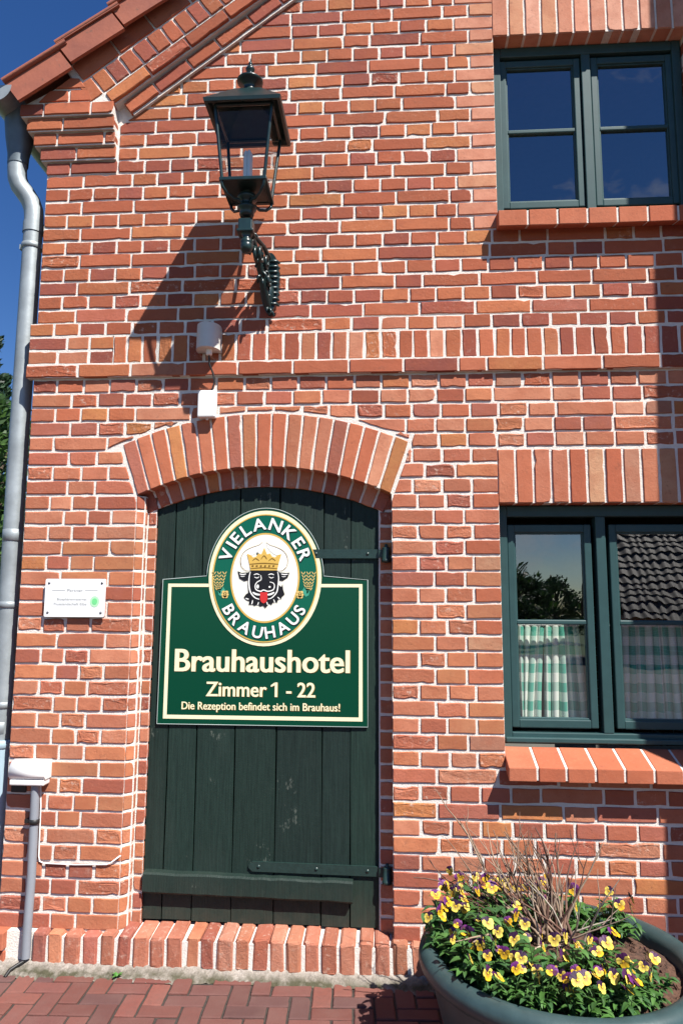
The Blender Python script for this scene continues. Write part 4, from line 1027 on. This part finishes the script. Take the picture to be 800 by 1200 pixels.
cv = thing('cable_cover', 'white rounded cable cover on the wall above the grey conduit', 'electrical box', (-1.730, 0, .86))
b = MB(); prf = [(-.001,.058),(-.03,.060),(-.055,.052),(-.073,.034),(-.080,.010),(-.076,-.012),(-.064,-.026),(-.001,-.026)]; N_ = len(prf)
b.add([(-.088, y, z) for y, z in prf]+[(.088, y, z) for y, z in prf], [(k, N_+k, N_+k+1, k+1) for k in range(N_-1)]+[(N_-1, 2*N_-1, N_, 0), tuple(range(N_)), tuple(reversed(range(N_, 2*N_)))])
for f in range(len(b.s)): b.s[f] = f < N_-3
b.build('body', WHITEPL, cv)
b = MB(); b.bevbox(-.086, .084, -.070, -.004, -.055, -.028, .006); b.build('flap', WHITEPL, cv)
b = MB(); b.bevbox(-.105, -.03, -.012, -.002, -.10, -.058, .003); b.build('mounting_plate', BLACKPL, cv)
cn = thing('conduit', 'straight grey plastic conduit rising from the ground to the white cover', 'conduit', (-1.702, -.034, 0))
b = MB(); b.tube([(.0,0,.80),(.006,0,.4),(.012,-.022,.145),(.014,-.024,.040)], .0205, 16); b.build('pipe', GREYPL, cn)
b = MB(); b.lathe([(.021,.012),(.025,.010),(.025,-.010),(.021,-.012)], (.004, 0, .635), 16); b.box(-.045, .0, .0, .028, .627, .643); b.build('clamp', BLACKPL, cn)
b = MB(); b.tube([(.014,-.024,.05),(.010,-.035,.03),(-.010,-.055,.022),(-.030,-.08,.012),(-.036,-.11,-.005)], .008, 8); b.build('cable_tail', BLACKPL, cn)
b = MB(); b.tube([(-1.690,-.010,.815),(-1.682,-.010,.70),(-1.678,-.009,.47),(-1.672,-.009,.448),(-1.652,-.009,.440),(-1.50,-.008,.437),(-1.345,-.008,.442),(-1.325,-.009,.450),(-1.288,-.010,.478),(-1.284,.004,.480)], .0036, 8)
tag(b.build('wall_cable', WHITEPL), 'thin white cable clipped to the bricks beside the grey conduit', 'cable')

# ------------------------------------------------------------------ curtains
def curtain(x0, x1, x0b, x1b, zb, zt, y, folds, seed, label):
    r_ = random.Random(seed); nu, nv = folds*10, 16; mb = MB(); uv = []
    ph = [r_.uniform(-.6,.6) for _ in range(folds+1)]; am = [r_.uniform(.6,1.3) for _ in range(folds+1)]
    for j in range(nv+1):
        t = j/nv; z = zb+(zt-zb)*t
        for i in range(nu+1):
            u = i/nu; f = u*folds; k = int(min(f, folds-1)); fr_ = f-k
            xa = x0b+(x0-x0b)*t**1.3; xb = x1b+(x1-x1b)*t**1.3
            amp = .016*((1-fr_)*am[k]+fr_*am[k+1])*(.45+.55*(1-t))
            if t > .93: amp *= .6
            yy = y+amp*math.sin(2*math.pi*f+ph[k]*(1-fr_)+ph[k+1]*fr_); xx = xa+(xb-xa)*u+.006*math.sin(2*math.pi*f+1.3)+.010*math.sin(3.1*u*2+seed)*(1-t)
            mb.v.append((xx, yy, z+.004*math.sin(f*4)*(1-t))); mb.c.append((1,1,1,0)); uv.append((u*folds*.062, t*(zt-zb)))
    for j in range(nv):
        for i in range(nu): mb.f.append((j*(nu+1)+i, j*(nu+1)+i+1, (j+1)*(nu+1)+i+1, (j+1)*(nu+1)+i)); mb.m.append(0); mb.s.append(True)
    mb.uv = uv; o = mb.build('curtain', CLOTH); tag(o, label, 'curtain')
    rb = MB(); rb.tube([(x0-.01,y,zt-.012),(x1+.01,y,zt-.012)], .004, 8); rb.build('rod', WHITEPL, o)
curtain(.628, .765, .625, .728, 1.11, 1.585, .205, 4, 1, 'sunlit left half of the green gingham curtain behind the lower window')
curtain(.765, .930, .742, .955, 1.11, 1.585, .200, 5, 2, 'sunlit right half of the green gingham curtain behind the lower window')
curtain(1.10, 1.48, 1.10, 1.48, 1.11, 1.585, .205, 10, 3, 'gingham curtain in the shaded right sash of the lower window')

# ------------------------------------------------------------------ planter
PC = Vector((.612, -.625, 0))
pl_ = thing('planter', 'large round dark green plastic planter with a thick rolled rim', 'planter', PC)
b = MB(); LS = .955
b.lathe([(r_*LS, z_) for r_, z_ in [(.445,.30),(.452,.375),(.466,.392),(.490,.402),(.515,.398),(.533,.382),(.539,.360),(.532,.338),(.512,.324),(.492,.318),(.486,.30),(.476,.24),(.440,.12),(.400,.03),(.390,.0),(.001,.0)]], n=72); b.build('pot', POT, pl_)
b = MB(); r_ = random.Random(8); vv = [(0, 0, .392)]; nr, na = 14, 60
for i in range(1, nr+1):
    for k in range(na):
        a = 2*math.pi*k/na; rr = .434*i/nr
        h = .395-.055*(i/nr)**2+.018*math.sin(a*3+i)*(1-i/nr)+r_.uniform(-.010,.010)*(1 if i < nr else .3); vv.append((rr*math.cos(a), rr*math.sin(a), h))
ff = [(0, 1+k, 1+(k+1)%na) for k in range(na)]+[(1+(i-1)*na+k, 1+i*na+k, 1+i*na+(k+1)%na, 1+(i-1)*na+(k+1)%na) for i in range(1, nr) for k in range(na)]
b.add(vv, ff, (1,1,1,0), 0, False)
for k in range(500):                                     # clods and bits of bark
    a = r_.uniform(0, 6.283); rr = .41*math.sqrt(r_.random()); c = Vector((rr*math.cos(a), rr*math.sin(a), .393-.055*(rr/.434)**2)); s_ = r_.uniform(.004,.013)
    R_ = Matrix.Rotation(r_.uniform(0,6), 3, Vector((r_.random(), r_.random(), r_.random()+.1)).normalized())
    oc = [R_ @ Vector(p)*s_ + c for p in ((1.4,0,0),(0,1,0),(-1.2,0,0),(0,-.9,0),(0,0,.7),(0,0,-.7))]
    b.add(oc, [(0,1,4),(1,2,4),(2,3,4),(3,0,4),(1,0,5),(2,1,5),(3,2,5),(0,3,5)])
b.build('soil', SOIL, pl_)

def leaf(mb, p, d, up, ln, wd, col, bend=.25):
    d = d.normalized(); s_ = d.cross(up)
    if s_.length < 1e-3: s_ = Vector((1,0,0))
    s_.normalize(); u = s_.cross(d).normalized(); pr_ = [(0,.12,0),(.25,.75,.10),(.55,1,.10),(.82,.6,0),(1,.05,-.12)]
    vv = []
    for t, w_, h in pr_:
        c = p+d*ln*t+u*(h*ln*.6-bend*ln*t*t)
        vv += [c+s_*wd*w_*.5+u*wd*.16*w_, c, c-s_*wd*w_*.5+u*wd*.16*w_]
    mb.add(vv, [(i*3+k, i*3+k+1, i*3+k+4, i*3+k+3) for i in range(4) for k in range(2)], col, 0, True)
LG = [(.060,.150,.030),(.075,.185,.040),(.045,.115,.028),(.095,.210,.055),(.055,.135,.045)]
def pansy_foliage(seed, h=.13, rad=.095, n=170):
    mb = MB(); r_ = random.Random(seed)
    for st in range(13):
        a = r_.uniform(0, 6.283); e = r_.uniform(.15, 1)*rad; hh_ = h*r_.uniform(.55,1.05)*(1-.45*(e/rad)**2)
        p0 = Vector((.02*math.cos(a), .02*math.sin(a), -.02)); p1 = Vector((e*.6*math.cos(a), e*.6*math.sin(a), hh_*.55)); p2 = Vector((e*math.cos(a), e*math.sin(a), hh_))
        mb.tube([p0, p1, p2], [.0022,.002,.0014], 5, (.09,.17,.05,0), cap=False)
        for k in range(n//13):
            t = r_.uniform(.1, 1); p = p0.lerp(p1, t*2) if t < .5 else p1.lerp(p2, t*2-1); b_ = r_.uniform(0, 6.283)
            d = Vector((math.cos(b_), math.sin(b_), r_.uniform(-.1,.75))); c = r_.choice(LG); f = r_.uniform(.75,1.25)
            leaf(mb, p, d, Vector((0,0,1)), r_.uniform(.028,.050), r_.uniform(.012,.020), (c[0]*f, c[1]*f, c[2]*f, 0))
    return mb
def petal(mb, ang, ln, wd, tilt, col, edge, z=0):
    """a rounded petal in the XZ flower plane, facing -Y"""
    n = 7; vv = [(0, 0, 0)]; cc = [tuple(col)]
    for k in range(n+1):
        t = -1+2*k/n; rr = ln*(.55+.45*math.cos(t*1.25)); vv.append((wd*math.sin(t*1.5)*.62, -z-tilt*rr*.4+.0015*math.sin(k*2.1), rr*(1 if abs(t) < .99 else .7))); cc.append(tuple(edge))
    ca_, sa_ = math.cos(ang), math.sin(ang); vv = [(x*ca_-zz_*sa_, y, x*sa_+zz_*ca_) for x, y, zz_ in vv]
    mb.add(vv, [(0, k+1, k+2) for k in range(n)], cc, 0, True)
PU, PUD, YE, YL, BR = (.055,.008,.06,0), (.022,.004,.026,0), (.72,.45,.015,0), (.76,.60,.10,0), (.10,.02,.02,0)
def pansy_flower(variant):
    mb = MB(); r_ = random.Random(variant*7+1); s_ = 1.22
    yl, ylo = ((YE, YL), (YL, YL), (YE, YE))[variant % 3]
    up_ = (PU, PUD, (.13,.02,.15,0))[variant % 3]
    for a in (.62, -.62): petal(mb, a, .0255*s_, .025, -.25, PUD, up_, -.003)
    for a in (1.55, -1.55): petal(mb, a, .024*s_, .024, .10, BR, (ylo if variant != 5 else PU), .001)
    petal(mb, math.pi, .026*s_, .030, .22, BR, yl, .003)
    m_ = 7; vv = [(.0045*math.cos(6.283*k/m_), -.0045, .0045*math.sin(6.283*k/m_)-.001) for k in range(m_)]; mb.add(vv, [tuple(range(m_))], (.85,.55,.02,0))
    mb.tube([(0,.001,0),(0,.012,-.004),(0,.018,-.03),(0,.012,-.07)], .0016, 5, (.08,.16,.05,0), cap=False)
    return mb
fol = [pansy_foliage(s_) for s_ in (1, 2, 3)]; flw = [pansy_flower(v) for v in range(6)]
fol_me, flw_me = [], []
def mesh_of(mb, nm, m):
    o = mb.build(nm, m); me = o.data; bpy.data.objects.remove(o); return me
fol_me = [mesh_of(f, 'foliage', LEAF) for f in fol]; flw_me = [mesh_of(f, 'flower', [PETAL]) for f in flw]
pr2 = random.Random(21)
def place_pansy(x, y, z, s_, nf, i, lean=(0, 0)):
    t = thing('pansy', 'bushy pansy with yellow and dark purple flowers in the round planter', 'flower', (x, y, z), 'pansies in the round planter')
    t.rotation_euler = (lean[0], lean[1], pr2.uniform(0, 6.28)); t.scale = (s_, s_, s_)
    f = bpy.data.objects.new('foliage', fol_me[i % 3]); COL.objects.link(f); f.parent = t
    nf = int(nf*1.5+.5)
    for k in range(nf):
        a = 6.283*k/max(1, nf)+pr2.uniform(-.5,.5); e = pr2.uniform(.02,.085); fl_ = bpy.data.objects.new('flower', flw_me[pr2.randrange(6)]); COL.objects.link(fl_); fl_.parent = t
        fl_.location = (e*math.cos(a), e*math.sin(a), .13*(1-.4*(e/.09)**2)+pr2.uniform(.0,.035))
        # the blooms turn to the light and to the street
        face = math.atan2(-.8, .45)+pr2.uniform(-1.3,1.1); fl_.rotation_euler = (-pr2.uniform(-.1,1.0), pr2.uniform(-.5,.5), face+math.pi/2 - t.rotation_euler.z); sc2 = pr2.uniform(.50,.80)/s_; fl_.scale = (sc2,)*3
spots = []
for k, (deg, rr, s_, nf) in enumerate([(112,.32,1.1,3),(132,.34,1.4,4),(150,.36,1.6,5),(168,.37,1.5,6),(185,.38,1.35,5),(203,.38,1.2,4),(220,.39,1.1,4),(236,.39,1.05,4),(251,.39,1.0,4),(266,.39,1.0,4),(281,.38,1.0,4),(296,.37,1.05,4),(311,.35,.95,3),
     (160,.25,1.5,3),(190,.26,1.4,3),(220,.27,1.25,3),(245,.27,1.2,3),(270,.26,1.25,4),(293,.25,1.2,4),(60,.30,1.15,2),(40,.36,1.1,3),(85,.28,1.2,3)]):
    a = math.radians(deg); place_pansy(PC.x+rr*math.cos(a), PC.y+rr*math.sin(a), .375-.05*(rr/.45)**2+.012, s_, nf, k, (pr2.uniform(-.12,.12), pr2.uniform(-.12,.12)))

# bare twiggy shrub in the middle of the planter
tb = MB(); tr = random.Random(17)
def twig(p, d, ln, r0, depth, col):
    pts = [p]; n = max(4, int(ln/.045)); dd = d.copy()
    for k in range(n):
        dd = (dd+Vector((tr.uniform(-.22,.22), tr.uniform(-.22,.22), tr.uniform(-.14,.18)))).normalized(); pts.append(pts[-1]+dd*ln/n)
    tb.tube(pts, [r0*(1-.72*k/n) for k in range(n+1)], 6, col)
    if depth > 0:
        for _ in range(tr.choice([1, 2, 2, 3])):
            k = tr.randrange(max(1, n//3), n); q_ = pts[k]; sd = Vector((tr.uniform(-1,1), tr.uniform(-1,1), tr.uniform(-.1,1))).normalized()
            twig(q_, (dd+sd*.75).normalized(), ln*tr.uniform(.25,.5), r0*.5, depth-1, col)
SB = Vector((PC.x+.03, PC.y+.10, .385))
tips = [(-.62,.10,.30),(-.50,.18,.55),(-.42,.0,.62),(-.32,.12,.66),(-.22,.2,.52),(-.17,.02,.62),(-.08,.15,.68),(0,.05,.56),(.06,.18,.62),(.13,.08,.50),(.19,.14,.62),(.24,.04,.36),(-.52,-.12,.22),(-.40,-.16,.34),(-.58,.02,.16),(-.30,-.10,.44),(.10,-.06,.30),(-.1,-.1,.36),(-.45,.22,.36),(.02,.22,.5),(-.36,.06,.28),(.20,.2,.4),(-.48,.10,.20),(-.25,.0,.30)]
tips += [(x*tr.uniform(.6,1.1), y+tr.uniform(-.15,.1), z*tr.uniform(.4,.8)) for x, y, z in tips[::2] if x < .1]
for k, t in enumerate(tips):
    d = Vector(t); c = tr.choice([(.13,.065,.045,0),(.10,.05,.035,0),(.20,.13,.09,0),(.15,.08,.055,0),(.28,.20,.14,0)]) 
    twig(SB+Vector((tr.uniform(-.09,.06), tr.uniform(-.05,.05), -.01)), d.normalized(), d.length*(.60 if t[2] > .45 else .85), tr.uniform(.0050,.0085), 2, c)
for k in range(16):
    d = Vector((tr.uniform(-1,.45), tr.uniform(-.5,.5), tr.uniform(.12,.6))); twig(SB+Vector((tr.uniform(-.12,.1), tr.uniform(-.08,.08), 0)), d.normalized(), tr.uniform(.16,.38), .0050, 1, tr.choice([(.42,.34,.26,0),(.30,.22,.16,0),(.48,.42,.34,0)]))
tag(tb.build('dry_shrub', TWIG), 'bare twiggy shrub with no leaves in the middle of the planter', 'shrub')

# small weed at the kerb
wd_ = MB(); wr = random.Random(2)
for k in range(12):
    a = wr.uniform(0, 6.283); leaf(wd_, Vector((0, 0, .0)), Vector((math.cos(a), math.sin(a), wr.uniform(.4,1.4))), Vector((0,0,1)), wr.uniform(.018,.034), .012, (.09,.26,.05,0))
tag(wd_.build('weed', LEAF, loc=(-1.232, -.115, .0)), 'tiny green weed growing at the foot of the concrete kerb', 'plant')

# ------------------------------------------------------------------ trees and the yard seen in the panes
def leaf_cloud(mb, clumps, n, size, cols, r_):
    for c, rad in clumps:
        for _ in range(n):
            d = Vector((r_.gauss(0,1), r_.gauss(0,1), r_.gauss(0,1))); d = d/d.length*rad*r_.random()**.45; p = Vector(c)+Vector((d.x, d.y, d.z*.8))
            q = Vector((r_.uniform(-1,1), r_.uniform(-1,1), r_.uniform(-.6,1))).normalized(); s_ = q.orthogonal().normalized()*size*r_.uniform(.6,1.3); t_ = q.cross(s_).normalized()*size*r_.uniform(.5,.9)
            col = r_.choice(cols); f = r_.uniform(.7,1.3); mb.add([p-s_, p-t_*.6, p+s_, p+t_*.6], [(0,1,2,3)], (col[0]*f, col[1]*f, col[2]*f, 0))
def tree(loc, h, rad, label, cols, seed, n=130, size=.10, nc=26, cone=False):
    r_ = random.Random(seed); t = thing('tree', label, 'tree', loc)
    tk = MB(); tk.tube([(0,0,-.1),(.04*h*.2,0,h*.3),(-.03,.05,h*.55),(0,0,h*.85)], [.05*h**.7*.6,.04*h**.7*.6,.025*h**.7*.6,.008], 9)
    cl = []
    for k in range(nc):
        z = h*(.25+.75*(k+.5)/nc); q = (z/h); w_ = rad*(1.15*(1-q)+.06) if cone else rad*math.sin(math.pi*min(1, max(.08, (q-.12)/.9)))**.7
        a = r_.uniform(0, 6.283); e = w_*r_.uniform(.3,.95); c = Vector((e*math.cos(a), e*math.sin(a), z)); cl.append((c, max(.22, rad*r_.uniform(.18,.38)) if not cone else max(.15, w_*.45)))
        tk.tube([(0,0,z*.72),(c*.55+Vector((0,0,z*.38))), c], [.03,.02,.006], 5)
    tk.build('trunk', BARK, t); cm = MB(); leaf_cloud(cm, cl, n, size, cols, r_); cm.build('crown', LEAF, t)
GR = [(.05,.115,.022),(.07,.15,.03),(.035,.08,.02)]; DK = [(.022,.05,.022),(.03,.065,.03),(.016,.038,.018)]
tree((-7.35, 9.0, 0), 6.7, 1.5, 'dark green conifer far left behind the downpipe', DK, 1, 150, .09, 36, True)
tree((-5.2, 5.4, 0), 4.3, 1.3, 'bright green leafy tree left of the house behind the downpipe', GR, 2, 190, .07, 34)
def hedge(loc, sx, sy, h, label, seed):
    r_ = random.Random(seed); mb = MB(); cl = [(Vector((r_.uniform(-sx,sx), r_.uniform(-sy,sy), h*r_.uniform(.1,.92))), .24) for _ in range(60)]
    leaf_cloud(mb, cl, 90, .045, [(.03,.07,.02),(.045,.10,.025),(.02,.05,.018)], r_)
    t = thing('hedge', label, 'hedge', loc); mb.build('crown', LEAF, t); tk = MB()
    for k in range(5): x = -sx+2*sx*k/4; tk.tube([(x,0,-.05),(x+.05,.02,h*.5),(x-.03,0,h*.8)], [.03,.02,.008], 6)
    tk.build('trunk', BARK, t)
hedge((-3.6, 3.4, 0), 1.3, .4, 1.5, 'dark clipped hedge beside the left house wall', 6)
tree((5.7, -31, 0), 3.9, 1.7, 'broad tree across the yard mirrored in the lower window', DK+GR[:1], 3, 120, .14, 40)
tree((9.2, -38, 0), 3.3, 2.4, 'low spreading tree across the yard mirrored beside the tiled roof', DK+GR[:1], 4, 110, .14, 34)
sh = thing('tiled_shed', 'long low outbuilding with a dark pantile roof mirrored in the right sash', 'shed', (10.2, -20, 0))
b = MB(); b.box(-2.6, 6, -4.4, -.3, 0, 1.6); b.build('wall', BRICKTEX, sh)
b = MB(); ny = 14; px_ = 60
for i in range(ny):
    vv = []
    for (t, dn) in ((i/ny, .05), ((i+1.12)/ny, 0)):
        for j in range(px_*3+1):
            x = -2.9+9.2*j/(px_*3); wv = .024*math.sin(j*2*math.pi/6); vv.append((x, .25-t*3.0, 1.45+t*3.4+dn+wv))
    c = px_*3+1; b.add(vv, [(j, j+1, c+j+1, c+j) for j in range(c-1)], (1,1,1,0), 0, True)
b.add([(-2.9,-2.75,4.85),(6.3,-2.75,4.85),(6.3,-5.2,1.5),(-2.9,-5.2,1.5)], [(0,1,2,3)]); b.build('roof', DTILE, sh)
